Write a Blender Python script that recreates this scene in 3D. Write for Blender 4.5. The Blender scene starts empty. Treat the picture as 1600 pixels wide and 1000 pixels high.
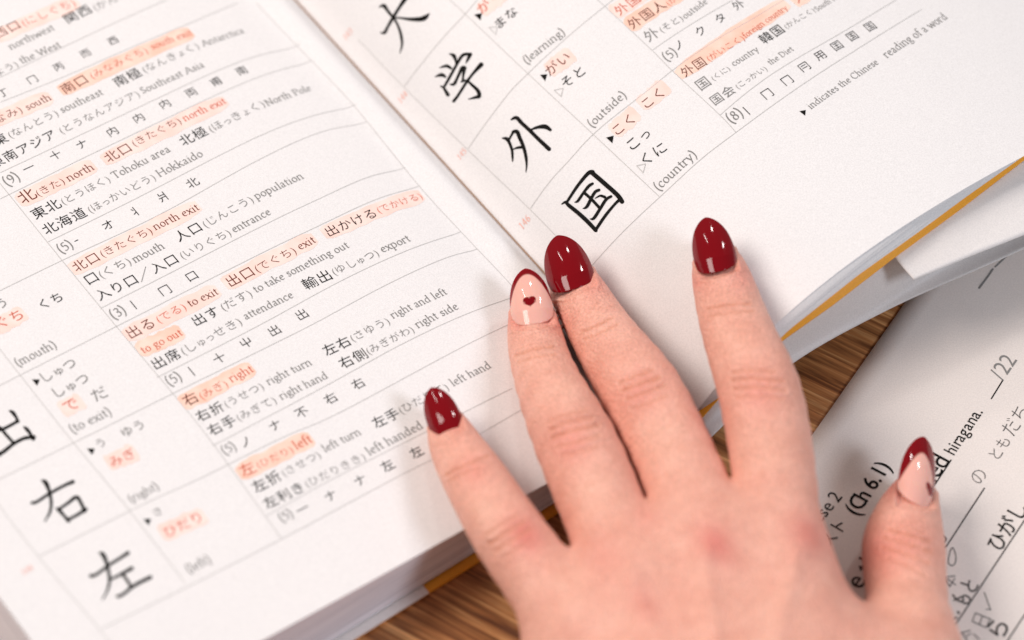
import bpy, math, random
import numpy as np
from mathutils import Vector

random.seed(7)
rng = np.random.default_rng(7)
scene = bpy.context.scene
coll = scene.collection

# ------------------------------------------------------------------ camera
FOV = 18.0
CAM_T, CAM_ROLL = 0.61848, 0.02084
CAM_D = 0.096 / math.tan(math.radians(FOV / 2))
_r = np.array([1, 0, 0.]); _u = np.array([0, math.cos(CAM_T), math.sin(CAM_T)])
FWD = np.array([0, math.sin(CAM_T), -math.cos(CAM_T)])
RGT = math.cos(CAM_ROLL) * _r + math.sin(CAM_ROLL) * _u
UPV = -math.sin(CAM_ROLL) * _r + math.cos(CAM_ROLL) * _u
CAM = -FWD * CAM_D + np.array([0, 0, 0.010])
KPX = math.tan(math.radians(FOV / 2)) / 800

cd = bpy.data.cameras.new('camera'); cam = bpy.data.objects.new('camera', cd); coll.objects.link(cam)
from mathutils import Matrix
M3 = Matrix([[RGT[i], UPV[i], -FWD[i]] for i in range(3)])
cam.matrix_world = Matrix.Translation(Vector(CAM)) @ M3.to_4x4()
cd.sensor_width = 36; cd.lens = 18 / math.tan(math.radians(FOV / 2))
cd.clip_start = 0.01; cd.clip_end = 20
cd.dof.use_dof = True; cd.dof.focus_distance = 0.612; cd.dof.aperture_fstop = 9.0
scene.camera = cam
scene.view_settings.view_transform = 'Standard'; scene.view_settings.look = 'None'
scene.view_settings.exposure = 0.05

# ------------------------------------------------------------------ light of the room
w = bpy.data.worlds.new('World'); scene.world = w; w.use_nodes = True
bg = w.node_tree.nodes['Background']; bg.inputs[0].default_value = (0.985, 0.97, 0.98, 1); bg.inputs[1].default_value = 0.22

def area(name, loc, target, sx, sy, power, col):
    l = bpy.data.lights.new(name, 'AREA'); l.shape = 'RECTANGLE'; l.size = sx; l.size_y = sy
    l.energy = power; l.color = col
    o = bpy.data.objects.new(name, l); coll.objects.link(o); o.location = loc
    d = Vector(target) - Vector(loc); o.rotation_euler = d.to_track_quat('-Z', 'Y').to_euler()
    return o
area('warm_window', (-0.80, 0.10, 0.98), (0.0, 0, 0.01), 0.62, 0.55, 13.2, (1.0, 0.925, 0.875))
area('cool_window', (0.74, -0.48, 0.86), (0, 0, 0.01), 0.24, 0.30, 6.2, (0.82, 0.89, 1.0))
area('ceiling_lamp', (-0.05, 1.25, 0.90), (0, 0, 0.01), 0.10, 0.10, 1.9, (1.0, 0.96, 0.93))
area('bright_window', (0.62, 0.92, 0.86), (0, 0, 0.01), 0.075, 0.16, 2.1, (1.0, 0.97, 0.95))
area('narrow_window', (-0.66, 0.86, 0.78), (0, 0, 0.01), 0.04, 0.30, 1.2, (1.0, 0.94, 0.90))

# ------------------------------------------------------------------ page geometry
PSI, X0, Z0, TILT = 0.65071, 0.01514, 0.0015, -0.00028
EV = np.array([math.cos(PSI), math.sin(PSI), 0]); GV = np.array([math.sin(PSI), -math.cos(PSI), 0])
PL = (0.009086, 0.013471, 0.016922, 0.53785)
PR = (0.022604, 0.017172, 0.060313, 0.20525)
VBL, VBR = 0.03335, 0.03400
XLEFT = -0.1264
def height(x):
    x = np.asarray(x, float); a = np.abs(x)
    l = Z0 + PL[0] * (1 - np.exp(-a / PL[1])) + PL[2] * a + PL[3] * a * a
    l = l + .0030 * (np.exp(-((a - .0045) / .0034) ** 2) - math.exp(-(.0045 / .0034) ** 2) * np.exp(-(a / .001) ** 2))
    ar = np.minimum(a, 0.13)
    r = Z0 + PR[0] * (1 - np.exp(-ar / PR[1])) + PR[2] * ar + PR[3] * ar * ar - 2.2 * np.maximum(ar - 0.028, 0) ** 2
    return np.where(x < 0, l, r)
_xs = np.linspace(-0.2, 0.2, 8001); _zs = height(_xs)
_S = np.concatenate([[0], np.cumsum(np.hypot(np.diff(_xs), np.diff(_zs)))]); _S -= np.interp(0, _xs, _S)
def x2s(x): return np.interp(x, _xs, _S)
def s2x(s): return np.interp(s, _S, _xs)
def ray(p):
    p = np.atleast_2d(np.asarray(p, float))
    return FWD + (p[:, 0:1] - 800) * KPX * RGT - (p[:, 1:2] - 500) * KPX * UPV
def px(x, y, z):
    d = ray((x, y)); t = (np.asarray(z) - CAM[2]) / d[:, 2]
    return (CAM + t[:, None] * d)[0]
def to_px(P):
    q = np.asarray(P) - CAM; dz = q @ FWD
    return np.stack([800 + (q @ RGT) / dz / KPX, 500 - (q @ UPV) / dz / KPX], -1)
def mm_px(P):          # metres per photo pixel at P
    return float((np.asarray(P) - CAM) @ FWD) * KPX
def hit(pts, side, off=0.0):
    d = ray(pts); z = np.full(len(d), 0.01); off = np.asarray(off, float)
    for _ in range(80):
        t = (z - CAM[2]) / d[:, 2]; P = CAM + t[:, None] * d
        x = P @ EV - X0
        x = np.minimum(x, -1e-6) if side == 'L' else np.maximum(x, 1e-6)
        z = .5 * z + .5 * (height(x) - off + TILT * (P @ GV))
    t = (z - CAM[2]) / d[:, 2]; P = CAM + t[:, None] * d
    return P @ EV - X0, P @ GV, P
def page_sv(pts, side):
    x, v, _ = hit(pts, side); return np.stack([x2s(x), v], -1)
def page_pt(s, v, h=0.0):
    s = np.asarray(s, float); v = np.asarray(v, float)
    x = s2x(s); e = 1e-5
    sl = (height(x + e) - height(x - e)) / (2 * e)
    n = np.sqrt(1 + sl * sl)
    xx = x - h * sl / n; zz = height(x) + TILT * v + h / n
    P = (X0 + xx)[..., None] * EV + v[..., None] * GV
    P = P + zz[..., None] * np.array([0, 0, 1.])
    return P

# ------------------------------------------------------------------ materials
def mat(name, col, rough=0.6, spec=0.3, **kw):
    m = bpy.data.materials.new(name); m.use_nodes = True
    b = m.node_tree.nodes['Principled BSDF']
    b.inputs['Base Color'].default_value = (*col, 1); b.inputs['Roughness'].default_value = rough
    b.inputs['Specular IOR Level'].default_value = spec
    for k, v in kw.items(): b.inputs[k.replace('_', ' ')].default_value = v
    return m
def N(m, t): return m.node_tree.nodes.new(t)
def LK(m, a, b): m.node_tree.links.new(a, b)
def paper_mat(name, c1, c2, rough=0.62, grain=0.07):
    m = mat(name, c1, rough, 0.25); b = m.node_tree.nodes['Principled BSDF']
    tc = N(m, 'ShaderNodeTexCoord')
    n1 = N(m, 'ShaderNodeTexNoise'); n1.inputs['Scale'].default_value = 3500; n1.inputs['Detail'].default_value = 3; n1.inputs['Roughness'].default_value = .8
    n2 = N(m, 'ShaderNodeTexNoise'); n2.inputs['Scale'].default_value = 40; n2.inputs['Detail'].default_value = 3
    LK(m, tc.outputs['Object'], n1.inputs['Vector']); LK(m, tc.outputs['Object'], n2.inputs['Vector'])
    mx = N(m, 'ShaderNodeMixRGB'); mx.inputs[1].default_value = (*c1, 1); mx.inputs[2].default_value = (*c2, 1)
    LK(m, n2.outputs['Fac'], mx.inputs[0])
    mr = N(m, 'ShaderNodeMapRange'); mr.inputs['From Min'].default_value = .3; mr.inputs['From Max'].default_value = .7
    mr.inputs['To Min'].default_value = 1 - grain * 2.4; mr.inputs['To Max'].default_value = 1.0 + grain * .4
    LK(m, n1.outputs['Fac'], mr.inputs['Value'])
    mu = N(m, 'ShaderNodeMixRGB'); mu.blend_type = 'MULTIPLY'; mu.inputs[0].default_value = 1
    LK(m, mx.outputs[0], mu.inputs[1]); LK(m, mr.outputs[0], mu.inputs[2]); LK(m, mu.outputs[0], b.inputs['Base Color'])
    bp = N(m, 'ShaderNodeBump'); bp.inputs['Strength'].default_value = .12; bp.inputs['Distance'].default_value = .0001
    LK(m, n1.outputs['Fac'], bp.inputs['Height'])
    bw = N(m, 'ShaderNodeBump'); bw.inputs['Strength'].default_value = .35; bw.inputs['Distance'].default_value = .0012
    LK(m, n2.outputs['Fac'], bw.inputs['Height']); LK(m, bw.outputs[0], bp.inputs['Normal']); LK(m, bp.outputs[0], b.inputs['Normal'])
    return m
M_PAGE = paper_mat('book_paper', (.855, .812, .795), (.82, .785, .772))
M_SHEET = paper_mat('worksheet_paper', (.82, .74, .69), (.79, .71, .66), grain=.07)
M_FLAP = paper_mat('jacket_paper', (.86, .80, .765), (.84, .785, .755), .5)
M_JACK = paper_mat('jacket_back_paper', (.68, .64, .62), (.64, .61, .595), .4)
M_ORANGE = paper_mat('orange_cover_card', (1.0, .45, .045), (.98, .42, .04), .5)
M_INK = mat('black_ink', (.010, .009, .008), .7, .05)
M_GREY = mat('grey_ink', (.22, .21, .20), .7, .05)
M_BROWN = mat('ink_under_marker', (.13, .035, .02), .7, .05)
M_RED = mat('red_ink', (.55, .11, .06), .7, .05)
M_PINK = mat('pale_red_ink', (.85, .42, .34), .6)
M_RULE = mat('rule_ink', (.52, .50, .48), .7, .05)
M_PEN = mat('pencil_grey', (.11, .10, .095), .6, .1)
def marker(name, c1, c2):
    m = mat(name, c1, .6, .2); b = m.node_tree.nodes['Principled BSDF']
    n = N(m, 'ShaderNodeTexNoise'); n.inputs['Scale'].default_value = 260; n.inputs['Detail'].default_value = 4
    tc = N(m, 'ShaderNodeTexCoord'); LK(m, tc.outputs['Object'], n.inputs['Vector'])
    r = N(m, 'ShaderNodeValToRGB'); r.color_ramp.elements[0].position = .35; r.color_ramp.elements[1].position = .65
    r.color_ramp.elements[0].color = (*c1, 1); r.color_ramp.elements[1].color = (*c2, 1)
    LK(m, n.outputs['Fac'], r.inputs[0]); LK(m, r.outputs[0], b.inputs['Base Color'])
    return m
M_HI = marker('peach_marker', (.92, .62, .54), (.92, .71, .64))
M_HI2 = marker('orange_marker', (.90, .54, .42), (.92, .66, .55))
M_BLOCK = mat('page_edges', (.62, .60, .60), .75, .1)
_b = M_BLOCK.node_tree.nodes['Principled BSDF']
_tc = N(M_BLOCK, 'ShaderNodeTexCoord'); _mp = N(M_BLOCK, 'ShaderNodeMapping'); _mp.inputs['Scale'].default_value = (25, 25, 3200)
_n = N(M_BLOCK, 'ShaderNodeTexNoise'); _n.inputs['Scale'].default_value = 1; _n.inputs['Detail'].default_value = 2
LK(M_BLOCK, _tc.outputs['Object'], _mp.inputs[0]); LK(M_BLOCK, _mp.outputs[0], _n.inputs['Vector'])
_rr = N(M_BLOCK, 'ShaderNodeValToRGB'); _rr.color_ramp.elements[0].color = (.60, .59, .64, 1); _rr.color_ramp.elements[1].color = (.86, .85, .89, 1)
_rr.color_ramp.elements[0].position = .38; _rr.color_ramp.elements[1].position = .6
LK(M_BLOCK, _n.outputs['Fac'], _rr.inputs[0]); LK(M_BLOCK, _rr.outputs[0], _b.inputs['Base Color'])

# wood
M_WOOD = mat('brown_wood', (.3, .15, .06), .42, .4)
def build_wood(m):
    b = m.node_tree.nodes['Principled BSDF']
    tc = N(m, 'ShaderNodeTexCoord'); mp = N(m, 'ShaderNodeMapping')
    mp.inputs['Rotation'].default_value = (0, 0, math.radians(30)); LK(m, tc.outputs['Object'], mp.inputs[0])
    def streak(sx, sy, det, dist=0.0):
        q = N(m, 'ShaderNodeMapping'); q.inputs['Scale'].default_value = (sx, sy, 1); LK(m, mp.outputs[0], q.inputs[0])
        n = N(m, 'ShaderNodeTexNoise'); n.inputs['Scale'].default_value = 1; n.inputs['Detail'].default_value = det
        n.inputs['Roughness'].default_value = .6; n.inputs['Distortion'].default_value = dist
        LK(m, q.outputs[0], n.inputs['Vector']); return n
    a = streak(30, 620, 4, .5); c = streak(5, 55, 3, .5); f = streak(60, 1500, 3)
    r = N(m, 'ShaderNodeValToRGB'); e = r.color_ramp.elements
    e[0].position = .34; e[0].color = (.14, .046, .015, 1); e[1].position = .68; e[1].color = (.76, .40, .165, 1)
    k = e.new(.5); k.color = (.41, .165, .056, 1)
    LK(m, a.outputs['Fac'], r.inputs[0])
    r2 = N(m, 'ShaderNodeMapRange'); r2.inputs['From Min'].default_value = .3; r2.inputs['From Max'].default_value = .7
    r2.inputs['To Min'].default_value = .65; r2.inputs['To Max'].default_value = 1.25; LK(m, c.outputs['Fac'], r2.inputs['Value'])
    r3 = N(m, 'ShaderNodeMapRange'); r3.inputs['From Min'].default_value = .35; r3.inputs['From Max'].default_value = .65
    r3.inputs['To Min'].default_value = .72; r3.inputs['To Max'].default_value = 1.12; LK(m, f.outputs['Fac'], r3.inputs['Value'])
    m1 = N(m, 'ShaderNodeMixRGB'); m1.blend_type = 'MULTIPLY'; m1.inputs[0].default_value = 1
    m2 = N(m, 'ShaderNodeMixRGB'); m2.blend_type = 'MULTIPLY'; m2.inputs[0].default_value = 1
    LK(m, r.outputs[0], m1.inputs[1]); LK(m, r2.outputs[0], m1.inputs[2]); LK(m, m1.outputs[0], m2.inputs[1]); LK(m, r3.outputs[0], m2.inputs[2])
    LK(m, m2.outputs[0], b.inputs['Base Color'])
    bp = N(m, 'ShaderNodeBump'); bp.inputs['Strength'].default_value = .25; bp.inputs['Distance'].default_value = .0002
    LK(m, f.outputs['Fac'], bp.inputs['Height']); LK(m, bp.outputs[0], b.inputs['Normal'])
build_wood(M_WOOD)

# ------------------------------------------------------------------ object helpers
def mesh_obj(name, verts, faces, m, parent=None, smooth=False):
    me = bpy.data.meshes.new(name); me.from_pydata([tuple(map(float, v)) for v in verts], [], [tuple(map(int, f)) for f in faces])
    me.materials.append(m); me.update()
    if smooth: me.polygons.foreach_set('use_smooth', [True] * len(me.polygons))
    o = bpy.data.objects.new(name, me); coll.objects.link(o)
    if parent is not None: o.parent = parent
    return o
def empty(name, label, cat):
    o = bpy.data.objects.new(name, None); coll.objects.link(o); o['label'] = label; o['category'] = cat
    o.empty_display_size = .01
    return o
def grid_obj(name, G, m, parent=None, thick=0.0):
    a, b = G.shape[:2]; V = G.reshape(-1, 3)
    idx = np.arange(a * b).reshape(a, b)
    F = np.stack([idx[:-1, :-1], idx[1:, :-1], idx[1:, 1:], idx[:-1, 1:]], -1).reshape(-1, 4)
    nz = np.cross(V[F[:, 1]] - V[F[:, 0]], V[F[:, 3]] - V[F[:, 0]])[:, 2].sum()
    if nz < 0: F = F[:, ::-1]
    o = mesh_obj(name, V, F, m, parent, True)
    if thick:
        md = o.modifiers.new('thickness', 'SOLIDIFY'); md.thickness = abs(thick); md.offset = -1 if thick > 0 else 1
    return o

# ------------------------------------------------------------------ table
t = 0.03
tv = []; 
for z in (0, -t):
    for x, y in ((-.45, -.35), (.45, -.35), (.45, .45), (-.45, .45)): tv.append((x, y, z))
table = mesh_obj('table_top', tv, [(0, 1, 2, 3), (7, 6, 5, 4), (0, 4, 5, 1), (1, 5, 6, 2), (2, 6, 7, 3), (3, 7, 4, 0)], M_WOOD)
md = table.modifiers.new('bevel', 'BEVEL'); md.width = .003; md.segments = 3
table['kind'] = 'structure'

# ------------------------------------------------------------------ the open textbook
book = empty('open_textbook', 'thick open language textbook with orange cover lining lying under the hand', 'book')
VT = -0.20
def page_grid(s0, s1, v0, v1, ns, nv, h=0.0, warp=True):
    s = np.linspace(s0, s1, ns); v = np.linspace(v0, v1, nv)
    S_, V_ = np.meshgrid(s, v, indexing='ij'); return page_pt(S_, V_, h)
SL = float(x2s(XLEFT))
# non-uniform sampling: dense near the fold
def sgrid(smax, n): u = np.linspace(0, 1, n); return smax * (u ** 1.6)
def page_sheet(side, smax, vb, h=0.0):
    s = sgrid(smax, 150); s[0] = -2e-5 if side == 'L' else 2e-5
    if side == 'L': s = s[::-1]
    v = np.linspace(VT, vb, 50); S_, V_ = np.meshgrid(s, v, indexing='ij')
    return page_pt(S_, V_, h)
page_L = grid_obj('page', page_sheet('L', SL, VBL), M_PAGE, book)
page_R = grid_obj('page', page_sheet('R', .175, VBR), M_PAGE, book)
page_L['label'] = 'left page with word tables'; page_R['label'] = 'right page with large characters beside the fold'
# page block under the left page
xs = s2x(np.linspace(-.0006, SL, 90)); hh = height(xs)
zb = 0.0016
def P3(x, v, z): return (X0 + x) * EV + v * GV + np.array([0, 0, z])
V, F = [], []
nrow = 7
for i, (x, z) in enumerate(zip(xs, hh)):
    for k in range(nrow):
        f = k / (nrow - 1); zz = (z - .00012) * (1 - f) + min(zb, z - .0003) * f
        V.append(P3(x, VBL - .0004 - .0004 * math.sin(f * 3.1), zz))
for i in range(len(xs) - 1):
    for k in range(nrow - 1):
        a = i * nrow + k; F.append((a, a + 1, a + nrow + 1, a + nrow))
b0 = len(V)
x, z = xs[-1], hh[-1]
for k in range(nrow):
    f = k / (nrow - 1); zz = (z - .00012) * (1 - f) + zb * f
    V.append(P3(x - .0035 * f, VT, zz)); V.append(P3(x - .0035 * f, VBL - .0004, zz))
for k in range(nrow - 1):
    a = b0 + 2 * k; F.append((a, a + 1, a + 3, a + 2))
mesh_obj('page_block', V, F, M_BLOCK, book, True)

def strip(name, edge, side, offs, m, depth=.05, dz=0.0, thick=.00012, parent=book, n=60):
    """a sheet whose bottom edge runs along the given line, offs metres below the page surface"""
    e = np.array(edge, float); L = np.concatenate([[0], np.cumsum(np.hypot(*np.diff(e, axis=0).T))])
    u = np.linspace(0, L[-1], n); pts = np.stack([np.interp(u, L, e[:, 0]), np.interp(u, L, e[:, 1])], -1)
    off = np.interp(u, L, offs)
    x, v, P = hit(pts, side, off)
    rows = []
    for k in range(9):
        f = k / 8; Q = P - GV * depth * f; Q[:, 2] += dz * f; rows.append(Q)
    return grid_obj(name, np.array(rows).transpose(1, 0, 2), m, parent, thick)
# sheets under the right page, seen edge by edge
EDGE = [(1090, 640), (1125, 613), (1230, 503), (1337, 414), (1425, 343), (1500, 281), (1600, 210), (1750, 106)]
def shift(E, dx, dy, f=None): return [(a + dx * (1 if f is None else f[i]), b + dy * (1 if f is None else f[i])) for i, (a, b) in enumerate(E)]
ff = [.1, .2, .42, .55, .8, 1, 1, 1.1]
for k, (dy, do) in enumerate(((4, .0006), (9, .0009), (17, .0017), (22, .0020), (28, .0026))):
    strip('page', shift(EDGE, dy * .25, dy, ff), 'R', [do * q for q in ff], M_PAGE, .06)
ORE = [(1088, 662), (1125, 619), (1190, 557), (1225, 529), (1300, 476), (1396, 402), (1500, 326), (1600, 249), (1750, 145)]
strip('cover', ORE, 'R', [.0006, .0010, .0022, .0026, .0032, .0036, .0040, .0042, .0045], M_ORANGE, .08, thick=.0005)
# white flap of the dust jacket
def sheet_px(name, rows, m, parent, thick=.0002, sub=14):
    """rows of (px,py,z) points, joined into a smoothly curved sheet"""
    def cr(P, n):
        P = np.array(P, float); k = len(P) - 1; u = np.linspace(0, k, n); out = []
        for q in u:
            i = min(int(q), k - 1); f = q - i
            p0, p1, p2, p3 = P[max(i - 1, 0)], P[i], P[i + 1], P[min(i + 2, k)]
            out.append(.5 * ((2 * p1) + (-p0 + p2) * f + (2 * p0 - 5 * p1 + 4 * p2 - p3) * f * f + (-p0 + 3 * p1 - 3 * p2 + p3) * f ** 3))
        return np.array(out)
    R = [cr([px(*q) for q in r], 40) for r in rows]
    G = np.array([cr([r[i] for r in R], sub) for i in range(40)])
    return grid_obj(name, G, m, parent, thick)
def under(x, y, o):
    return (x, y, float(hit([(x, y)], 'R', o * .001)[2][0][2]))
sheet_px('jacket_flap', [
    [under(1372, 366, 4.6), under(1480, 286, 4.9), under(1600, 200, 5.2), under(1760, 90, 5.4)],
    [under(1392, 392, 4.5), under(1500, 314, 4.8), under(1620, 228, 5.2), under(1790, 112, 5.4)],
    [under(1408, 414, 5.4), under(1510, 356, 5.8), under(1625, 305, 6.0), under(1800, 215, 6.2)],
    [under(1428, 437, 6.6), under(1512, 402, 7.0), under(1632, 354, 7.2), under(1800, 285, 7.4)]], M_FLAP, book, .00016)
sheet_px('dust_jacket', [
    [(1060, 640, .0022), (1200, 500, .0135), (1330, 400, .0180), (1500, 290, .0195), (1650, 190, .02), (1800, 95, .02)],
    [(1085, 668, .0020), (1222, 535, .0100), (1352, 440, .0150), (1510, 345, .0165), (1660, 260, .017), (1800, 190, .017)],
    [(1098, 676, .0018), (1228, 556, .0072), (1372, 470, .0100), (1525, 392, .0125), (1660, 330, .0135), (1800, 270, .0135)],
    [(1108, 686, .0016), (1233, 572, .0060), (1382, 487, .0085), (1545, 413, .0125), (1660, 362, .0145), (1800, 300, .015)]], M_JACK, book, .00016)
# line of glue where the leaves meet
xg = np.array([-.00018, -.00006, .00006, .00018]); vg = np.linspace(VT, VBR, 60)
Gg = np.array([[P3(x, v, Z0 + .00035 + .00002 * i + TILT * v) for v in vg] for i, x in enumerate(xg)])
grid_obj('binding_crease', Gg, mat('binding_glue', (.36, .23, .16), .6), book)
# cover and flap under the left block
def flat_strip(name, x0, x1, v0, v1, z, th, m):
    V = []
    for zz in (z, z - th):
        for x, v in ((x0, v0), (x1, v0), (x1, v1), (x0, v1)): V.append(P3(x, v, zz))
    return mesh_obj(name, V, [(0, 1, 2, 3), (7, 6, 5, 4), (0, 4, 5, 1), (1, 5, 6, 2), (2, 6, 7, 3), (3, 7, 4, 0)], m, book)
def x_at(p, z):
    P = px(*p, z); return float(P @ EV - X0), float(P @ GV)
xf, vf = x_at((660, 915), .0010)
flat_strip('cover', -.1285, .004, VT, VBL + .0012, .0009, .0007, M_ORANGE)
flat_strip('jacket_flap', -.1290, xf, VT, VBL + .0015, .0013, .0003, M_FLAP)

# ------------------------------------------------------------------ glyphs
_cache = {}; _area = {}
def cjk(ch, off=0.0):
    key = (ch, off)
    if key in _cache: return _cache[key]
    c = bpy.data.curves.new('c', 'FONT'); c.body = ch; c.size = 1; c.offset = off; c.resolution_u = 3
    o = bpy.data.objects.new('o', c); coll.objects.link(o)
    bpy.context.view_layer.update()
    dg = bpy.context.evaluated_depsgraph_get(); e = o.evaluated_get(dg); m = e.to_mesh()
    V = np.array([(v.co.x, v.co.y) for v in m.vertices]) if len(m.vertices) else np.zeros((0, 2))
    F = [tuple(p.vertices) for p in m.polygons]
    ar = sum(p.area for p in m.polygons); e.to_mesh_clear(); bpy.data.objects.remove(o); bpy.data.curves.remove(c)
    if off == 0: _area[ch] = ar
    else:       # an outline that closed on itself when thinned: use it at full weight
        z_ = cjk(ch, 0.0)
        if len(z_[1]) != len(F) and ch not in '()': V, F = z_
    _cache[key] = (V, F); return V, F

def catmull(P, n=5):
    P = [np.array(p, float) for p in P]
    if len(P) < 3: return P
    out = []
    for i in range(len(P) - 1):
        p0, p1, p2, p3 = P[max(i - 1, 0)], P[i], P[i + 1], P[min(i + 2, len(P) - 1)]
        for k in range(n):
            f = k / n
            out.append(.5 * ((2 * p1) + (-p0 + p2) * f + (2 * p0 - 5 * p1 + 4 * p2 - p3) * f * f + (-p0 + 3 * p1 - 3 * p2 + p3) * f ** 3))
    out.append(P[-1]); return out
# serif letters: pen skeletons, x-height 1, drawn with a broad pen held at 25 degrees
_ = None
S = {}
def G_(ch, adv, *strokes): S[ch] = (adv, strokes)
def bowl(cx, cy, rx, ry, a0, a1, n=12):
    return [(cx + rx * math.cos(math.radians(a0 + (a1 - a0) * i / n)), cy + ry * math.sin(math.radians(a0 + (a1 - a0) * i / n))) for i in range(n + 1)]
sf = lambda x, y, w=.17: [(x - w, y), (x + w, y)]
fl = lambda x, y: [(x - .17, y - .07), (x, y)]
G_('a', .95, [(.18, .82), (.3, .95), (.48, .98), (.62, .85), (.63, .6), (.63, .15), (.72, .03), (.86, .08)], [(.62, .58), (.4, .52), (.2, .38), (.17, .18), (.28, .03), (.45, .06), (.62, .22)])
G_('b', 1.1, [(.2, 1.6), (.2, .05)], fl(.2, 1.6), [(.2, .8), (.42, .97), (.68, .93), (.88, .65), (.86, .3), (.66, .04), (.42, .0), (.2, .1)])
G_('c', .9, [(.78, .82), (.62, .97), (.42, .95), (.2, .72), (.16, .42), (.28, .12), (.52, .0), (.8, .16)])
G_('d', 1.12, [(.82, 1.6), (.82, .0), (.98, .05)], fl(.82, 1.6), [(.82, .8), (.62, .97), (.38, .9), (.18, .62), (.17, .3), (.32, .04), (.55, .03), (.82, .22)])
G_('e', .95, [(.18, .52), (.78, .6), (.76, .8), (.6, .97), (.4, .93), (.2, .7), (.16, .4), (.3, .1), (.54, .0), (.82, .16)])
G_('f', .66, [(.72, 1.52), (.55, 1.6), (.36, 1.5), (.3, 1.2), (.3, 0)], sf(.3, 0), [(.08, .96), (.58, .96)])
G_('g', 1.0, bowl(.46, .66, .28, .31, 0, 360), [(.62, .9), (.92, .95)], [(.32, .38), (.22, .24), (.34, .12), (.68, .08), (.84, -.1), (.76, -.34), (.46, -.46), (.2, -.38), (.14, -.2), (.3, -.02)])
G_('h', 1.16, [(.2, 1.6), (.2, 0)], fl(.2, 1.6), sf(.2, 0), [(.2, .74), (.42, .95), (.66, .96), (.82, .78), (.84, .4), (.84, 0)], sf(.86, 0))
G_('i', .56, [(.26, .98), (.26, 0)], fl(.26, .98), sf(.26, 0), [(.24, 1.36), (.28, 1.42)])
G_('k', 1.06, [(.2, 1.6), (.2, 0)], fl(.2, 1.6), sf(.2, 0), [(.76, .94), (.24, .46)], [(.42, .58), (.86, 0)], sf(.8, .95, .13), sf(.9, 0, .12))
G_('l', .54, [(.26, 1.6), (.26, 0)], fl(.26, 1.6), sf(.26, 0))
G_('m', 1.7, [(.2, .98), (.2, 0)], fl(.2, .98), sf(.2, 0), [(.2, .74), (.4, .95), (.6, .96), (.74, .78), (.76, .4), (.76, 0)], sf(.77, 0), [(.76, .74), (.98, .95), (1.18, .96), (1.34, .78), (1.36, .4), (1.36, 0)], sf(1.38, 0))
G_('n', 1.16, [(.2, .98), (.2, 0)], fl(.2, .98), sf(.2, 0), [(.2, .74), (.42, .95), (.66, .96), (.82, .78), (.84, .4), (.84, 0)], sf(.86, 0))
G_('o', 1.05, bowl(.52, .48, .37, .48, 0, 360, 18))
G_('p', 1.1, [(.2, .98), (.2, -.55)], fl(.2, .98), sf(.2, -.55), [(.2, .78), (.42, .97), (.68, .93), (.88, .65), (.86, .3), (.66, .04), (.42, .0), (.2, .1)])
G_('q', 1.1, [(.84, .98), (.84, -.55)], sf(.84, -.55), [(.84, .8), (.62, .97), (.38, .9), (.18, .62), (.17, .3), (.32, .04), (.55, .03), (.84, .22)])
G_('r', .78, [(.2, .98), (.2, 0)], fl(.2, .98), sf(.2, 0), [(.2, .7), (.4, .95), (.58, .97), (.7, .86)])
G_('s', .82, [(.66, .82), (.5, .97), (.3, .92), (.2, .74), (.34, .57), (.58, .42), (.66, .22), (.5, .02), (.3, .0), (.16, .18)])
G_('t', .68, [(.3, 1.28), (.3, .2), (.4, .02), (.6, .1)], [(.08, .95), (.6, .95)])
G_('u', 1.14, [(.22, .96), (.22, .3), (.34, .05), (.56, .02), (.82, .26)], fl(.22, .96), [(.82, .96), (.82, 0), (.98, .05)], fl(.82, .96))
G_('w', 1.5, [(.1, .95), (.44, 0), (.76, .9), (1.08, 0), (1.38, .95)], sf(.14, .95, .12), sf(1.36, .95, .12))
G_('x', 1.0, [(.14, .95), (.84, 0)], [(.82, .95), (.14, 0)], sf(.16, .95, .12), sf(.82, .95, .12), sf(.16, 0, .12), sf(.84, 0, .12))
G_('y', 1.02, [(.14, .95), (.5, .08)], [(.88, .95), (.5, .05), (.32, -.42), (.12, -.5)], sf(.16, .95, .13), sf(.86, .95, .12))
G_('A', 1.5, [(.12, 0), (.72, 1.48), (1.34, 0)], [(.36, .5), (1.1, .5)], sf(.14, 0), sf(1.34, 0))
G_('C', 1.4, [(1.2, 1.2), (.95, 1.45), (.6, 1.42), (.25, 1.1), (.18, .7), (.3, .28), (.65, 0), (1.0, .04), (1.24, .26)])
G_('D', 1.5, [(.28, 1.45), (.28, 0)], [(.1, 1.45), (.7, 1.42), (1.15, 1.15), (1.3, .75), (1.15, .3), (.7, .03), (.1, 0)])
G_('E', 1.15, [(.28, 1.45), (.28, 0)], [(.1, 1.45), (1.0, 1.45), (1.0, 1.25)], [(.3, .76), (.82, .76)], [(.1, 0), (1.0, 0), (1.05, .25)])
G_('H', 1.6, [(.28, 1.45), (.28, 0)], [(1.3, 1.45), (1.3, 0)], [(.28, .74), (1.3, .74)], sf(.28, 1.45), sf(.28, 0), sf(1.3, 1.45), sf(1.3, 0))
G_('K', 1.4, [(.28, 1.45), (.28, 0)], [(1.1, 1.42), (.32, .7)], [(.5, .86), (1.2, 0)], sf(.28, 1.45), sf(.28, 0), sf(1.1, 1.45), sf(1.2, 0))
G_('N', 1.55, [(.28, 1.45), (.28, 0)], [(.28, 1.4), (1.25, .05)], [(1.25, 1.45), (1.25, .05)], sf(.22, 1.45), sf(.28, 0), sf(1.25, 1.45))
G_('P', 1.15, [(.28, 1.45), (.28, 0)], [(.1, 1.45), (.6, 1.45), (.95, 1.3), (.98, 1.0), (.8, .72), (.3, .7)], sf(.28, 0))
G_('S', 1.0, [(.8, 1.22), (.62, 1.45), (.36, 1.42), (.2, 1.15), (.35, .85), (.68, .6), (.82, .3), (.62, .04), (.36, .0), (.16, .24)])
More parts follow.
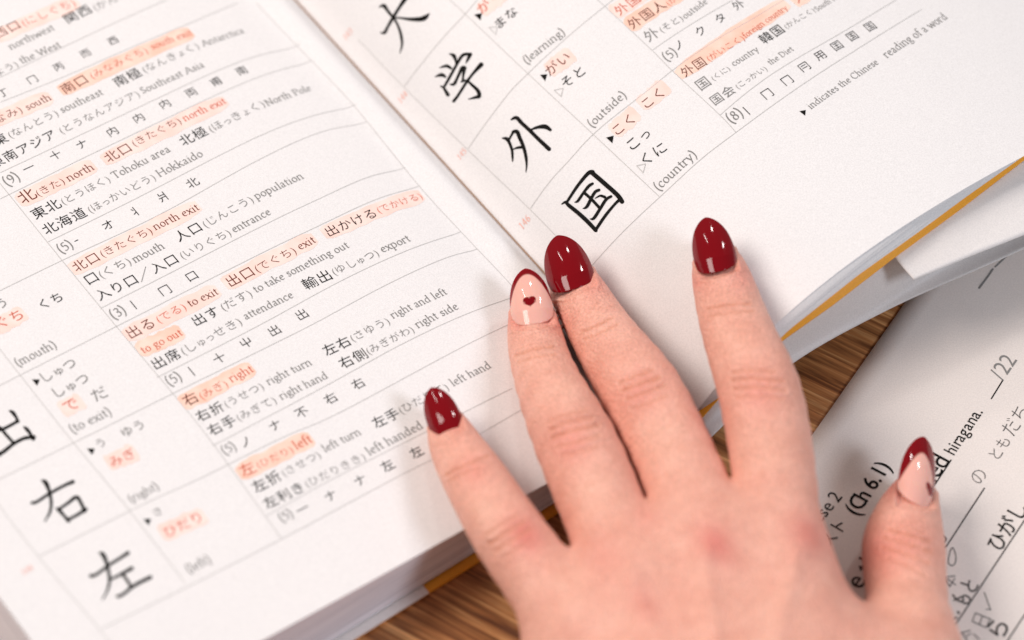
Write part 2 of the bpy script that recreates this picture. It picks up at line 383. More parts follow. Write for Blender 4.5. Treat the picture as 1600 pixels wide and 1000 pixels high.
G_('T', 1.3, [(.65, 1.45), (.65, 0)], [(.12, 1.24), (.14, 1.45), (1.16, 1.45), (1.18, 1.24)], sf(.65, 0))
G_('W', 1.9, [(.12, 1.45), (.58, 0), (.98, 1.4), (1.4, 0), (1.8, 1.45)], sf(.16, 1.45), sf(1.76, 1.45))
G_('(', .6, [(.5, 1.65), (.26, 1.2), (.18, .6), (.26, .0), (.5, -.45)])
G_(')', .6, [(.1, 1.65), (.34, 1.2), (.42, .6), (.34, .0), (.1, -.45)])
G_('-', .7, [(.12, .48), (.56, .48)])
G_(',', .5, [(.24, .06), (.26, -.05), (.16, -.24)])
G_('.', .5, [(.22, .02), (.28, .08)])
G_('1', .95, [(.28, 1.15), (.5, 1.35), (.5, 0)], sf(.5, 0))
G_('3', .95, [(.2, 1.2), (.42, 1.38), (.7, 1.22), (.66, .9), (.4, .74), (.7, .62), (.78, .3), (.56, .02), (.18, .06)])
G_('4', .95, [(.64, 0), (.64, 1.38), (.12, .44), (.86, .44)])
G_('5', .95, [(.74, 1.36), (.32, 1.36), (.28, .8), (.55, .86), (.78, .6), (.74, .22), (.5, .0), (.2, .06)])
G_('6', .95, [(.74, 1.36), (.4, 1.1), (.2, .55), (.3, .1), (.55, .0), (.78, .3), (.66, .68), (.42, .74), (.22, .5)])
G_('8', .95, bowl(.48, 1.05, .24, .3, 90, 450, 14), bowl(.48, .36, .31, .36, 90, 450, 14))
G_('9', .95, [(.24, .0), (.6, .3), (.78, .85), (.66, 1.3), (.4, 1.36), (.2, 1.06), (.32, .68), (.6, .66), (.76, .9)])
S[' '] = (.55, ())
STRAIGHT = set('kwxyAEHKNTWi4lz')
NIB = np.array([math.cos(math.radians(24)), math.sin(math.radians(24))])
def nib_mesh(ch, W=.075, H=.022):
    key = ('serif', ch)
    if key in _cache: return _cache[key]
    adv, strokes = S[ch]; V, F = [], []
    for st in strokes:
        P = st if (len(st) > 9 or len(st) < 4 or ch in STRAIGHT) else catmull(st, 4)
        P = [np.array(p, float) for p in P]
        for a, b in zip(P[:-1], P[1:]):
            d = b - a; L = np.hypot(*d)
            if L < 1e-6: continue
            d /= L; n = np.array([-d[1], d[0]])
            eff = abs(n @ NIB) * W + H
            e = d * .02
            k = len(V); V += [a - e + n * eff, a - e - n * eff, b + e - n * eff, b + e + n * eff]; F.append((k, k + 1, k + 2, k + 3))
    _cache[key] = (np.array(V) if V else np.zeros((0, 2)), F); return _cache[key]

INK_H = 6e-5
class Ink:
    """flat print gathered as one mesh lying on a surface"""
    def __init__(s): s.V = []; s.F = []; s.n = 0; s.k = 0
    def add(s, V, F):
        if len(V) == 0: return
        s.V.append(V); s.F += [tuple(i + s.n for i in f) for f in F]; s.n += len(V)
def ink_obj(name, sv, F, m, parent, surf, h=INK_H, jitter=True):
    sv = np.asarray(sv, float)
    hh = np.full(len(sv), h)
    if jitter:
        seen = np.zeros(len(sv))
        for i, f in enumerate(F):
            for q in f: seen[q] = (i % 37) * 2.5e-7
        hh = hh + seen
    P = surf(sv[:, 0], sv[:, 1], hh)
    if len(F) and True:     # face up
        a, b, c = P[list(F[0][:3])]
        if np.cross(b - a, c - a)[2] < 0: F = [f[::-1] for f in F]
    return mesh_obj(name, P, F, m, parent)
HALF = set('()')
def text_run(s, p0, p1, latin, off=0.0, bold=False):
    """glyph outlines for a run between two surface points (s,v); v grows down the page"""
    p0 = np.array(p0, float); p1 = np.array(p1, float); d = p1 - p0; L = np.hypot(*d); d /= L
    up = np.array([d[1], -d[0]])
    if latin: adv = [S[c][0] for c in s]
    else: adv = [(.30 if c in '()' else .75 if c in 'ょゅっぁ' else .5 if c in '.-' else 1.0) for c in s]
    sc = L / sum(adv); V, F, n, x = [], [], 0, 0
    for c, a in zip(s, adv):
        if c not in ' \u3000':
            if latin: g, f = nib_mesh(c); g = g.copy()
            else:
                g, f = cjk(c, off); g = g.copy()
                if len(g):
                    if c == '(': g[:, 0] += .0
                    elif c == ')': g[:, 0] += .0
                    elif a < .9: g = g * .85; g[:, 0] += -.05
                    g = g * .96 + np.array([.02, .03])
            if len(g):
                V.append(p0 + (g[:, 0:1] + x) * sc * d + g[:, 1:2] * sc * up); F += [tuple(i + n for i in q) for q in f]; n += len(g)
        x += a
    return np.concatenate(V), F
def quadpatch(p0, p1, lo, hi, n=24, wob=.0002):
    """a marker stroke along a baseline: a grid from lo below to hi above"""
    p0 = np.array(p0); p1 = np.array(p1); d = p1 - p0; L = np.hypot(*d); d /= L; up = np.array([d[1], -d[0]])
    V, F = [], []; m = 4
    w0 = rng.normal(0, wob, n + 1); w1 = rng.normal(0, wob, n + 1)
    w0 = np.convolve(w0, [.25, .5, .25], 'same'); w1 = np.convolve(w1, [.25, .5, .25], 'same')
    for i in range(n + 1):
        f = i / n; r = 1 - .35 * (abs(2 * f - 1) ** 14)
        for k in range(m + 1):
            q = k / m; y = (lo + w0[i]) * (1 - q) + (hi + w1[i]) * q; mid = (lo + hi) / 2; y = mid + (y - mid) * r
            V.append(p0 + d * L * f + up * y)
    for i in range(n):
        for k in range(m):
            a = i * (m + 1) + k; F.append((a, a + 1, a + m + 2, a + m + 1))
    return np.array(V), F
def brush(pts, smooth=True, thick=1.0):
    """outline of a stroke of varying width; pts (x, y, width)"""
    P = catmull(pts, 6) if smooth and len(pts) > 2 else [np.array(p, float) for p in pts]
    P = np.array(P); xy = P[:, :2]; w = np.maximum(P[:, 2] * thick, .3) / 2
    tg = np.gradient(xy, axis=0); tg /= np.maximum(np.hypot(tg[:, 0], tg[:, 1]), 1e-9)[:, None]
    nn = np.stack([-tg[:, 1], tg[:, 0]], -1)
    V = np.concatenate([xy + nn * w[:, None], xy - nn * w[:, None]]); n = len(xy)
    F = [(i, i + 1, n + i + 1, n + i) for i in range(n - 1)]
    k = len(V); ex = []
    for e, sg in ((0, -1), (n - 1, 1)):      # rounded ends
        c = xy[e]; b = len(V) + len(ex); m = 6
        for j in range(m + 1):
            a = math.pi * (j / m - .5); ex.append(c + sg * tg[e] * w[e] * math.cos(a) + nn[e] * w[e] * math.sin(a))
        F.append(tuple(range(b, b + m + 1)))
    return np.concatenate([V, np.array(ex)]), F

def put(side, s, a, b, m=M_INK, latin=None, off=None, parent=None, name='printed_line'):
    page = page_L if side == 'L' else page_R
    q = page_sv([a, b], side)
    if latin is None: latin = all(c in S for c in s) and not set(s) <= set('()')
    if off is None: off = -.010 if s[0] == '(' else -.002
    V, F = text_run(s, q[0], q[1], latin, off)
    return ink_obj(name, V, F, m, page, page_pt)
def one(side, ch, c, em=.0030, m=M_INK, off=-.006):
    page = page_L if side == 'L' else page_R
    q = page_sv([c], side)[0]; V, F = text_run(ch, q + [-em / 2, em * .42], q + [em / 2, em * .42], False, off)
    return ink_obj('printed_character', V, F, m, page, page_pt)
def hi(side, a, b, m=M_HI, lo=-.0008, up=.0031):
    page = page_L if side == 'L' else page_R
    q = page_sv([a, b], side); V, F = quadpatch(q[0], q[1], lo, up)
    return ink_obj('highlighter_mark', V, F, m, page, page_pt, 3e-5, False)
def rule(side, pts, wd=.00013, m=M_RULE, ext=True):
    page = page_L if side == 'L' else page_R
    q = page_sv(pts, side)
    P = np.array(catmull([tuple(p) for p in q], 10) if len(q) > 2 else [q[0] + (q[1] - q[0]) * i / 12 for i in range(13)])
    B, F = brush([(p[0], p[1], wd * 1e6) for p in P], False) if False else (None, None)
    tg = np.gradient(P, axis=0); tg /= np.hypot(tg[:, 0], tg[:, 1])[:, None]; nn = np.stack([-tg[:, 1], tg[:, 0]], -1)
    V = np.concatenate([P + nn * wd / 2, P - nn * wd / 2]); n = len(P)
    return ink_obj('table_rule', V, [(i, i + 1, n + i + 1, n + i) for i in range(n - 1)], m, page, page_pt, 4.5e-5)
def kanji(side, strokes, m=M_INK):
    page = page_L if side == 'L' else page_R
    Vs, Fs, n = [], [], 0
    for st in strokes:
        V, F = brush(st, True, 1.2); Vs.append(V); Fs += [tuple(i + n for i in f) for f in F]; n += len(V)
    V = np.concatenate(Vs)
    return ink_obj('printed_character', page_sv(V, side), Fs, m, page, page_pt)

# ---- left page: rules
for pts in ([(0, 121), (100, 73), (219, 18), (260, 0)], [(0, 160), (100, 120), (225, 66), (300, 35), (372, 5)],
            [(0, 270), (100, 223), (250, 152), (332, 114), (400, 88), (469, 69)], [(0, 311), (120, 252), (250, 190), (400, 122), (486, 95)],
            [(75, 378), (217, 308), (400, 215), (500, 178), (556, 163)], [(-20, 464), (97, 407), (250, 335), (400, 252), (500, 207), (573, 190)],
            [(157, 482), (400, 358), (500, 310), (575, 277), (633, 262)], [(-20, 612), (178, 512), (400, 400), (500, 352), (587, 312), (656, 290)],
            [(245, 590), (400, 511), (525, 443), (625, 396), (720, 362)], [(-20, 758), (115, 692), (270, 615), (400, 551), (492, 505), (600, 447), (700, 402), (746, 389)],
            [(332, 697), (400, 661), (520, 597), (620, 542), (707, 500), (800, 465)], [(60, 870), (220, 790), (312, 748), (400, 704), (450, 680), (550, 635), (800, 505)],
            [(415, 807), (517, 750), (675, 670), (800, 607)], [(160, 982), (400, 863), (612, 750), (720, 695), (830, 632)]):
    rule('L', pts)
for pts in ([(-30, 250), (14, 304), (97, 407), (190, 520), (270, 615), (330, 690), (440, 842)], [(-20, 520), (32, 587), (115, 692), (192, 785), (290, 912)],
            [(-20, 766), (60, 870), (150, 977), (200, 1040)], [(400, 5), (462, 70), (550, 162), (655, 291), (720, 362), (800, 447), (880, 540), (930, 592)]):
    rule('L', pts)
# ---- left page: highlighter first, then print
for a, b, m in (((-8, 66), (126, 7), M_HI), ((-8, 196), (84, 156), M_HI), ((98, 148), (304, 55), M_HI2), ((33, 321), (152, 263), M_HI), ((166, 257), (358, 162), M_HI),
             ((116, 428), (316, 327), M_HI), ((200, 533), (346, 459), M_HI), ((356, 451), (497, 377), M_HI), ((510, 372), (664, 310), M_HI),
             ((220, 555), (289, 523), M_HI2), ((288, 638), (400, 580), M_HI2), ((377, 748), (492, 690), M_HI2), ((-6, 520), (44, 494), M_HI),
             ((100, 648), (134, 632), M_HI), ((172, 732), (218, 712), M_HI), ((256, 842), (325, 811), M_HI)):
    hi('L', a, b, m)
LT = [
 ('西口', (-5, 61), (36, 42), M_BROWN), ('(にしぐち)', (37, 42), (120, 8), M_RED),
 ('northwest', (17, 78), (87, 46), M_GREY), ('関西', (105, 38), (147, 18), M_INK), ('(かんさい)', (149, 18), (225, -16), M_GREY),
 ('(せいよう)', (-40, 138), (30, 103), M_GREY), ('the West', (34, 100), (97, 73), M_GREY),
 ('(みなみ)', (-30, 206), (37, 175), M_BROWN), ('south', (43, 173), (82, 155), M_BROWN),
 ('南口', (101, 148), (142, 127), M_BROWN), ('(みなみぐち)', (144, 124), (233, 82), M_RED), ('south exit', (238, 78), (302, 54), M_RED),
 ('南東', (-26, 240), (16, 219), M_INK), ('(なんとう)', (16, 217), (93, 180), M_GREY), ('southeast', (97, 177), (163, 147), M_GREY),
 ('南極', (183, 137), (225, 117), M_INK), ('(なんきょく)', (226, 115), (313, 75), M_GREY), ('Antarctica', (318, 73), (383, 51), M_GREY),
 ('東南アジア', (-10, 264), (92, 213), M_INK), ('(とうなんアジア)', (96, 210), (220, 150), M_GREY), ('Southeast Asia', (223, 147), (321, 104), M_GREY),
 ('(9)', (11, 291), (33, 279), M_GREY),
 ('北', (35, 320), (61, 307), M_BROWN), ('(きた)', (60, 308), (103, 286), M_BROWN), ('north', (108, 284), (149, 264), M_BROWN),
 ('北口', (169, 255), (210, 234), M_BROWN), ('(きたぐち)', (210, 230), (285, 192), M_BROWN), ('north exit', (289, 190), (355, 161), M_RED),
 ('東北', (55, 344), (99, 322), M_INK), ('(とうほく)', (99, 321), (174, 283), M_GREY), ('Tohoku area', (179, 280), (268, 236), M_GREY),
 ('北極', (286, 229), (328, 209), M_INK), ('(ほっきょく)', (330, 208), (416, 166), M_GREY), ('North Pole', (418, 166), (488, 141), M_GREY),
 ('北海道', (72, 368), (139, 336), M_INK), ('(ほっかいどう)', (141, 334), (245, 280), M_GREY), ('Hokkaido', (249, 277), (319, 243), M_GREY),
 ('(5)', (95, 396), (116, 385), M_GREY),
 ('北口', (119, 426), (160, 405), M_BROWN), ('(きたぐち)', (160, 403), (240, 364), M_BROWN), ('north exit', (243, 360), (313, 327), M_BROWN),
 ('口', (137, 447), (159, 436), M_INK), ('(くち)', (158, 436), (207, 412), M_GREY), ('mouth', (211, 411), (259, 387), M_GREY),
 ('人口', (279, 379), (320, 358), M_INK), ('(じんこう)', (321, 357), (398, 315), M_GREY), ('population', (401, 312), (476, 278), M_GREY),
 ('入り口', (155, 471), (220, 440), M_INK), ('／', (219, 441), (241, 430), M_GREY), ('入口', (241, 429), (283, 408), M_INK), ('(いりぐち)', (285, 406), (363, 367), M_GREY), ('entrance', (366, 364), (425, 334), M_GREY),
 ('(3)', (177, 499), (199, 488), M_GREY),
 ('出る', (203, 531), (247, 508), M_BROWN), ('(でる)', (248, 506), (293, 483), M_RED), ('to exit', (297, 480), (343, 459), M_BROWN),
 ('出口', (359, 450), (402, 428), M_BROWN), ('(でぐち)', (402, 427), (465, 395), M_BROWN), ('exit', (469, 391), (495, 378), M_BROWN),
 ('出かける', (513, 371), (593, 337), M_INK), ('(でかける)', (592, 334), (662, 310), M_RED),
 ('to go out', (224, 553), (287, 523), M_RED), ('出す', (305, 511), (347, 490), M_INK), ('(だす)', (349, 487), (396, 462), M_GREY), ('to take something out', (400, 458), (547, 386), M_GREY),
 ('出席', (242, 579), (286, 557), M_INK), ('(しゅっせき)', (287, 556), (380, 506), M_GREY), ('attendance', (384, 500), (460, 464), M_GREY),
 ('輸出', (478, 454), (523, 434), M_INK), ('(ゆしゅつ)', (522, 431), (594, 399), M_GREY), ('export', (598, 395), (643, 376), M_GREY),
 ('(5)', (264, 603), (286, 592), M_GREY),
 ('右', (291, 636), (314, 625), M_BROWN), ('(みぎ)', (315, 625), (358, 603), M_RED), ('right', (362, 598), (398, 580), M_RED),
 ('右折', (311, 660), (354, 640), M_INK), ('(うせつ)', (354, 638), (414, 607), M_GREY), ('right turn', (420, 602), (489, 569), M_GREY),
 ('左右', (510, 557), (552, 537), M_INK), ('(さゆう)', (551, 535), (611, 505), M_GREY), ('right and left', (614, 498), (700, 459), M_GREY),
 ('右手', (330, 682), (373, 661), M_INK), ('(みぎて)', (373, 659), (434, 629), M_GREY), ('right hand', (440, 625), (514, 590), M_GREY),
 ('右側', (535, 577), (578, 557), M_INK), ('(みぎがわ)', (576, 555), (649, 518), M_GREY), ('right side', (653, 513), (718, 482), M_GREY),
 ('(5)', (351, 711), (371, 701), M_GREY),
 ('左', (380, 746), (404, 735), M_RED), ('(ひだり)', (404, 733), (460, 706), M_RED), ('left', (463, 703), (490, 690), M_RED),
 ('左折', (400, 771), (444, 748), M_INK), ('(させつ)', (444, 746), (503, 714), M_GREY), ('left turn', (508, 707), (566, 678), M_GREY),
 ('左手', (587, 670), (628, 650), M_INK), ('(ひだりて)', (627, 648), (703, 608), M_GREY), ('left hand', (708, 604), (769, 574), M_GREY),
 ('左利き', (417, 796), (480, 765), M_INK), ('(ひだりきき)', (480, 763), (573, 717), M_GREY), ('left handed', (577, 712), (663, 668), M_GREY),
 ('(5)', (440, 816), (460, 806), M_GREY),
 ('う', (-3, 485), (17, 475), M_GREY), ('くち', (63, 485), (103, 467), M_INK), ('ぐち', (-4, 515), (42, 495), M_RED), ('(mouth)', (28, 573), (90, 542), M_GREY),
 ('しゅつ', (66, 600), (124, 570), M_GREY), ('しゅつ', (85, 624), (144, 594), M_GREY), ('で', (104, 646), (128, 634), M_RED), ('だ', (148, 629), (173, 617), M_GREY),
 ('(to exit)', (113, 677), (176, 647), M_GREY), ('う', (153, 702), (170, 693), M_GREY), ('ゆう', (193, 685), (231, 666), M_GREY), ('みぎ', (175, 731), (216, 712), M_RED),
 ('(right)', (205, 786), (250, 763), M_GREY), ('さ', (241, 808), (257, 801), M_GREY), ('ひだり', (260, 841), (322, 811), M_RED), ('(left)', (295, 896), (332, 878), M_GREY),
 ('149', (36, 899), (54, 890), M_PINK),
]
for s_, a, b, m in LT: put('L', s_, a, b, m)
for row, em in (
  ([('丁', 4, 145), ('冂', 50, 124), ('丙', 91, 104), ('而', 133, 83), ('西', 176, 63)], .0024),
  ([('一', 44, 262), ('十', 86, 242), ('ナ', 127, 225), ('内', 175, 205), ('内', 216, 184), ('内', 257, 162), ('両', 298, 144), ('甫', 337, 127), ('南', 377, 110)], .0026),
  ([('‐', 124, 372), ('オ', 168, 351), ('丬', 211, 330), ('爿', 254, 307), ('北', 300, 285)], .0027),
  ([('丨', 208, 476), ('冂', 257, 453), ('口', 299, 431)], .0027),
  ([('丨', 299, 580), ('十', 342, 559), ('屮', 384, 535), ('出', 428, 516), ('出', 471, 491)], .0027),
  ([('ノ', 383, 690), ('ナ', 429, 664), ('不', 471, 644), ('右', 516, 622), ('右', 559, 599)], .0027),
  ([('一', 472, 795), ('ナ', 516, 774), ('ナ', 562, 750), ('左', 605, 727), ('左', 650, 706)], .0027)):
    for c, x, y in row: one('L', c, (x, y), em)
def tri(side, pts, m=M_INK, outline=False):
    if outline:
        st = [[(*pts[i], 1.0), (*pts[(i + 1) % 3], 1.0)] for i in range(3)]; return kanji(side, st, M_RULE)
    page = page_L if side == 'L' else page_R
    return ink_obj('printed_character', page_sv(pts, side), [(0, 1, 2)], m, page, page_pt)
for cx, cy in ((57, 597), (143, 705), (231, 815)):
    tri('L', [(cx - 7, cy - 4), (cx + 5, cy - 4), (cx + 1, cy + 6)])
kanji('L', [[(-12, 668, 2), (0, 672, 4), (14, 666, 4), (28, 658, 4)], [(15, 642, 2), (20, 645, 5), (25, 652, 4), (28, 659, 4)], [(0, 668, 4), (10, 680, 4), (20, 691, 4)],
            [(37, 667, 2), (42, 671, 5), (48, 679, 4), (52, 686, 5)], [(-4, 712, 5), (8, 704, 5), (22, 693, 4.5), (38, 685, 4.5), (53, 683, 5)], [(-14, 700, 4), (-6, 706, 4), (0, 710, 5)]], M_INK)
kanji('L', [[(65, 751, 2), (71, 754, 6), (77, 768, 4.5), (80, 786, 4), (78, 800, 3.5), (70, 815, 1.5)], [(50, 786, 4), (58, 784, 4), (78, 771, 4), (100, 759, 4), (114, 753, 5)],
            [(88, 794, 2), (92, 797, 5), (100, 806, 4), (107, 814, 5)], [(90, 797, 3.5), (105, 787, 4), (119, 777, 5), (126, 785, 4.5), (132, 799, 4.5)], [(105, 813, 4), (120, 805, 4), (134, 796, 5)]], M_INK)
kanji('L', [[(155, 864, 2), (161, 867, 6), (167, 882, 4.5), (171, 905, 4), (168, 922, 3), (160, 937, 1.5)], [(142, 900, 5), (150, 898, 4), (172, 882, 4), (188, 872, 4), (200, 864, 5)],
            [(174, 905, 3), (188, 898, 4), (206, 888, 5)], [(191, 897, 4), (198, 906, 4), (204, 916, 4)], [(184, 932, 4.5), (192, 929, 4), (210, 915, 4.5), (235, 902, 5)]], M_INK)

# ---- right page
for pts in ([(560, 62), (632, 137), (732, 235), (825, 324), (872, 372), (920, 420)], [(697, -6), (727, 22), (825, 115), (927, 210), (1030, 307)], [(925, -8), (945, 10), (1017, 77), (1052, 112), (1125, 180), (1150, 207)]): rule('R', pts)
for pts in ([(632, 135), (665, 92), (697, 54), (727, 22), (750, -5)], [(732, 232), (765, 185), (800, 140), (825, 115), (880, 64), (945, 10), (962, -4)], [(829, 326), (860, 283), (890, 250), (927, 210), (1005, 147), (1052, 109), (1120, 62), (1175, 30), (1225, 0)],
            [(920, 421), (950, 387), (1032, 307), (1100, 245), (1150, 207), (1200, 170), (1292, 107), (1355, 67), (1440, 15)], [(1020, 78), (1080, 38), (1145, 0)], [(1125, 180), (1200, 120), (1317, 50), (1400, 0)]): rule('R', pts)
for a, b, m in (((964, 27), (1012, -8), M_HI), ((986, 48), (1080, -14), M_HI2), ((1066, 124), (1236, 10), M_HI2), ((756, 24), (800, -12), M_HI), ((862, 118), (899, 88), M_HI), ((962, 213), (1001, 181), M_HI), ((1006, 171), (1048, 139), M_HI), ((1244, 8), (1264, -4), M_HI2)):
    hi('R', a, b, m)
RT = [
 ('外国', (968, 26), (1004, 0), M_RED), ('外国人', (988, 47), (1044, 10), M_BROWN), ('(がいこくじん)', (1045, 10), (1120, -40), M_RED),
 ('外', (1013, 67), (1034, 54), M_GREY), ('(そと)', (1034, 52), (1069, 31), M_GREY), ('outside', (1071, 30), (1107, 4), M_GREY), ('(5)', (1041, 96), (1060, 84), M_GREY),
 ('外国', (1070, 122), (1107, 99), M_BROWN), ('(がいこく)', (1108, 97), (1165, 62), M_RED), ('foreign country', (1165, 60), (1232, 14), M_RED), ('外国', (1246, 6), (1282, -16), M_RED),
 ('国', (1094, 143), (1114, 130), M_GREY), ('(くに)', (1115, 127), (1142, 109), M_GREY), ('country', (1147, 104), (1187, 79), M_GREY),
 ('韓国', (1194, 70), (1229, 48), M_INK), ('(かんこく)', (1229, 46), (1275, 18), M_GREY), ('South Korea', (1277, 18), (1325, -12), M_GREY),
 ('国会', (1116, 166), (1152, 143), M_GREY), ('(こっかい)', (1153, 140), (1200, 109), M_GREY), ('the Diet', (1204, 102), (1241, 78), M_GREY), ('(8)', (1142, 193), (1163, 179), M_GREY),
 ('がく', (752, 24), (788, -8), M_RED), ('まな', (778, 48), (812, 19), M_INK), ('(learning)', (823, 101), (884, 52), M_GREY),
 ('がい', (858, 121), (895, 91), M_BROWN), ('そと', (882, 140), (919, 112), M_INK), ('(outside)', (925, 200), (980, 150), M_GREY),
 ('こく', (962, 215), (998, 186), M_BROWN), ('こく', (1008, 173), (1044, 145), M_BROWN), ('こっ', (985, 239), (1020, 210), M_INK), ('くに', (1005, 262), (1046, 233), M_INK), ('(country)', (1029, 299), (1090, 243), M_GREY),
 ('indicates the Chinese', (1267, 171), (1374, 99), M_GREY), ('reading of a word', (1386, 91), (1482, 28), M_GREY),
 ('143', (540, 64), (552, 50), M_PINK), ('144', (626, 163), (638, 148), M_PINK), ('145', (718, 251), (730, 237), M_PINK), ('146', (816, 360), (830, 342), M_PINK),
]
for s_, a, b, m in RT: put('R', s_, a, b, m)
for c, x, y in (('ノ', 1060, 70), ('ク', 1094, 48), ('タ', 1125, 28), ('外', 1153, 7), ('丨', 1166, 173), ('冂', 1198, 146), ('冂', 1229, 125), ('冃', 1256, 104), ('用', 1281, 86), ('囯', 1307, 71), ('国', 1331, 56), ('国', 1359, 41)):
    one('R', c, (x, y), .0026, M_INK)
tri('R', [(741, 23), (753, 20.5), (751, 32)]); tri('R', [(844, 117), (855, 116), (852, 127)]); tri('R', [(947, 215), (959, 212), (957, 224)]); tri('R', [(1249, 174), (1259, 172), (1258, 181)])
tri('R', [(764, 43), (777, 42), (775, 54)], outline=True); tri('R', [(866, 141), (880, 138), (877, 151)], outline=True); tri('R', [(995, 259), (1009, 256), (1005, 270)], outline=True)
kanji('R', [[(593, 11, 1.5), (600, 9, 5), (606, 17, 4), (614, 27, 3.5), (620, 36, 3), (625, 48, 3.5), (628, 62, 3.5), (628, 72, 2.5), (625, 83, 1)],
            [(595, 51, 1.5), (601, 51, 4), (606, 42, 3.5), (614, 28, 4), (624, 12, 4), (634, -3, 6)], [(614, 28, 2), (625, 28, 2.5), (640, 30, 4), (657, 30, 6), (665, 27, 6), (671, 21, 1)]])
kanji('R', [[(702, 84, 1), (709, 87, 5), (712, 94, 3.5), (713, 101, 2)], [(687, 106, 1), (698, 103, 4), (705, 107, 3)], [(680, 120, 1), (690, 117, 5), (696, 120, 3)],
            [(689, 135, 2), (693, 137, 3), (700, 148, 5)], [(694, 136, 3), (702, 122, 3.5), (712, 104, 3.5), (720, 90, 4), (726, 85, 4), (735, 85, 4)], [(735, 85, 5), (731, 93, 3.5), (728, 99, 1)],
            [(704, 132, 2), (710, 131, 4), (716, 119, 3.5), (722, 107, 5), (726, 106, 5)], [(726, 107, 5), (724, 118, 3), (723, 127, 3)], [(721, 128, 2), (729, 126, 3), (739, 134, 4), (747, 142, 5), (749, 150, 5), (744, 152, 4), (732, 155, 1)],
            [(709, 158, 4), (716, 149, 3.5), (728, 130, 3.5), (740, 114, 3.5), (752, 101, 6)]])
kanji('R', [[(785, 216, 1.5), (792, 217, 5), (796, 223, 4), (800, 234, 3.5), (801, 245, 3), (801, 252, 1.5)], [(795, 219, 2.5), (800, 210, 3), (802, 206, 4)],
            [(802, 206, 4), (808, 206, 5.5), (812, 215, 5), (818, 229, 4.5), (822, 245, 4), (823, 258, 2.5), (822, 269, 1)], [(801, 234, 1), (808, 231, 3), (816, 230, 4)],
            [(799, 187, 2), (807, 184, 5), (816, 193, 5), (828, 204, 5), (840, 216, 5), (858, 233, 5.5)], [(829, 203, 2), (840, 199, 4), (852, 198, 6), (860, 203, 4)]])
kanji('R', [[(878, 319, 1.5), (884, 316, 4), (889, 321, 5), (905, 334, 5.5), (920, 348, 5.5), (931, 360, 5)], [(887, 314, 3.5), (903, 290, 4), (919, 271, 5), (926, 269, 6)],
            [(924, 269, 6), (945, 287, 6), (965, 305, 6), (972, 315, 6)], [(931, 359, 4), (946, 337, 4), (960, 320, 3.5), (967, 313, 4)],
            [(898, 316, 1), (903, 314, 3.5), (912, 301, 3.5), (920, 291, 4), (926, 287, 3.5)], [(914, 302, 4), (925, 312, 4), (937, 325, 4)], [(911, 326, 1), (917, 323, 4), (924, 310, 4), (930, 300, 4), (936, 297, 4)],
            [(922, 342, 1), (928, 341, 4), (938, 326, 4), (947, 312, 4), (955, 307, 3.5)], [(930, 310, 1), (938, 306, 3), (945, 308, 4)]])

# ------------------------------------------------------------------ the worksheet on the table
ZW = 0.0006
sheet = empty('worksheet', 'off-white worksheet with handwritten hiragana lying on the table under the thumb', 'worksheet')
def wpt(x, y): return px(x, y, ZW)
A0 = wpt(1266, 684); A1 = wpt(1395, 500); ud = (A1 - A0) / np.linalg.norm(A1 - A0); wd = np.array([ud[1], -ud[0], 0])
K = A0 - ud * .060
def wgrid():
    G = np.zeros((60, 50, 3))
    for i in range(60):
        for j in range(50):
            a = i / 59 * .297; b = j / 49 * .21
            p = K + ud * a + wd * b; p = p + np.array([0, 0, .0002 + .0005 * math.exp(-a / .02) + .0003 * math.sin(a * 30) ** 2])
            p[2] = ZW; G[i, j] = p
    return G
paper = grid_obj('paper_sheet', wgrid(), M_SHEET, sheet, .0001)
def wsurf(s, v, h):
    P = K + np.asarray(s)[:, None] * ud + np.asarray(v)[:, None] * wd
    P[:, 2] = ZW + h; return P
def wsv(pts):
    out = []
    for p in pts:
        q = wpt(*p) - K; out.append((q @ ud, q @ wd))
    return np.array(out)
def wput(s, a, b, m=M_INK, bold=0.0, name='printed_line'):
    q = wsv([a, b]); p0, p1 = q; d = p1 - p0; L = np.hypot(*d); d /= L; up = np.array([d[1], -d[0]])
    V, F, n, x = [], [], 0, 0; run = []
    wdt = {'i': .3, 'l': .3, 'r': .42, 't': .42, 'n': .62, 'u': .62, 'd': .62, 'e': .57, 'g': .6, 'a': .57, 'h': .62, ' ': .28, '.': .3, ',': .3, '(': .38, ')': .38, 'C': .66, '6': .6, '1': .6, '2': .6, 's': .5, '/': .4, 'W': .95, 'J': .4, 'p': .6}
    for c in s: run.append((c, x)); x += wdt.get(c, 1.0 / .79) * .79
    sc = L / x
    for c, xx in run:
        if c == ' ': continue
        g, f = cjk(c, bold); g = g * sc; V.append(p0 + (g[:, 0:1] + xx * sc) * d + g[:, 1:2] * up); F += [tuple(i + n for i in q_) for q_ in f]; n += len(g)
    return ink_obj(name, np.concatenate(V), F, m, sheet_parent(), wsurf)
def sheet_parent(): return paper
def wpen(strokes, m=M_PEN, name='pencil_writing'):
    Vs, Fs, n = [], [], 0
    for st in strokes:
        V, F = brush(st); Vs.append(V); Fs += [tuple(i + n for i in f) for f in F]; n += len(V)
    return ink_obj(name, wsv(np.concatenate(Vs)), Fs, m, paper, wsurf)
wput('Japanese 2', (1243, 866), (1317, 777), M_INK, .0)
wput('(Ch 6.1)', (1339, 808), (1393, 729), M_INK, .012)
wput('テスト', (1281, 878), (1326, 818), M_INK, .004)
wput('e the underlined', (1344, 923), (1486, 720), M_INK, .004)
wput('hiragana.', (1490, 713), (1537, 643), M_INK, .004)
def W(w, *p): return [(x, y, w) for x, y in p]
RULE = lambda *p: [(x, y, 2.0) for x, y in p]
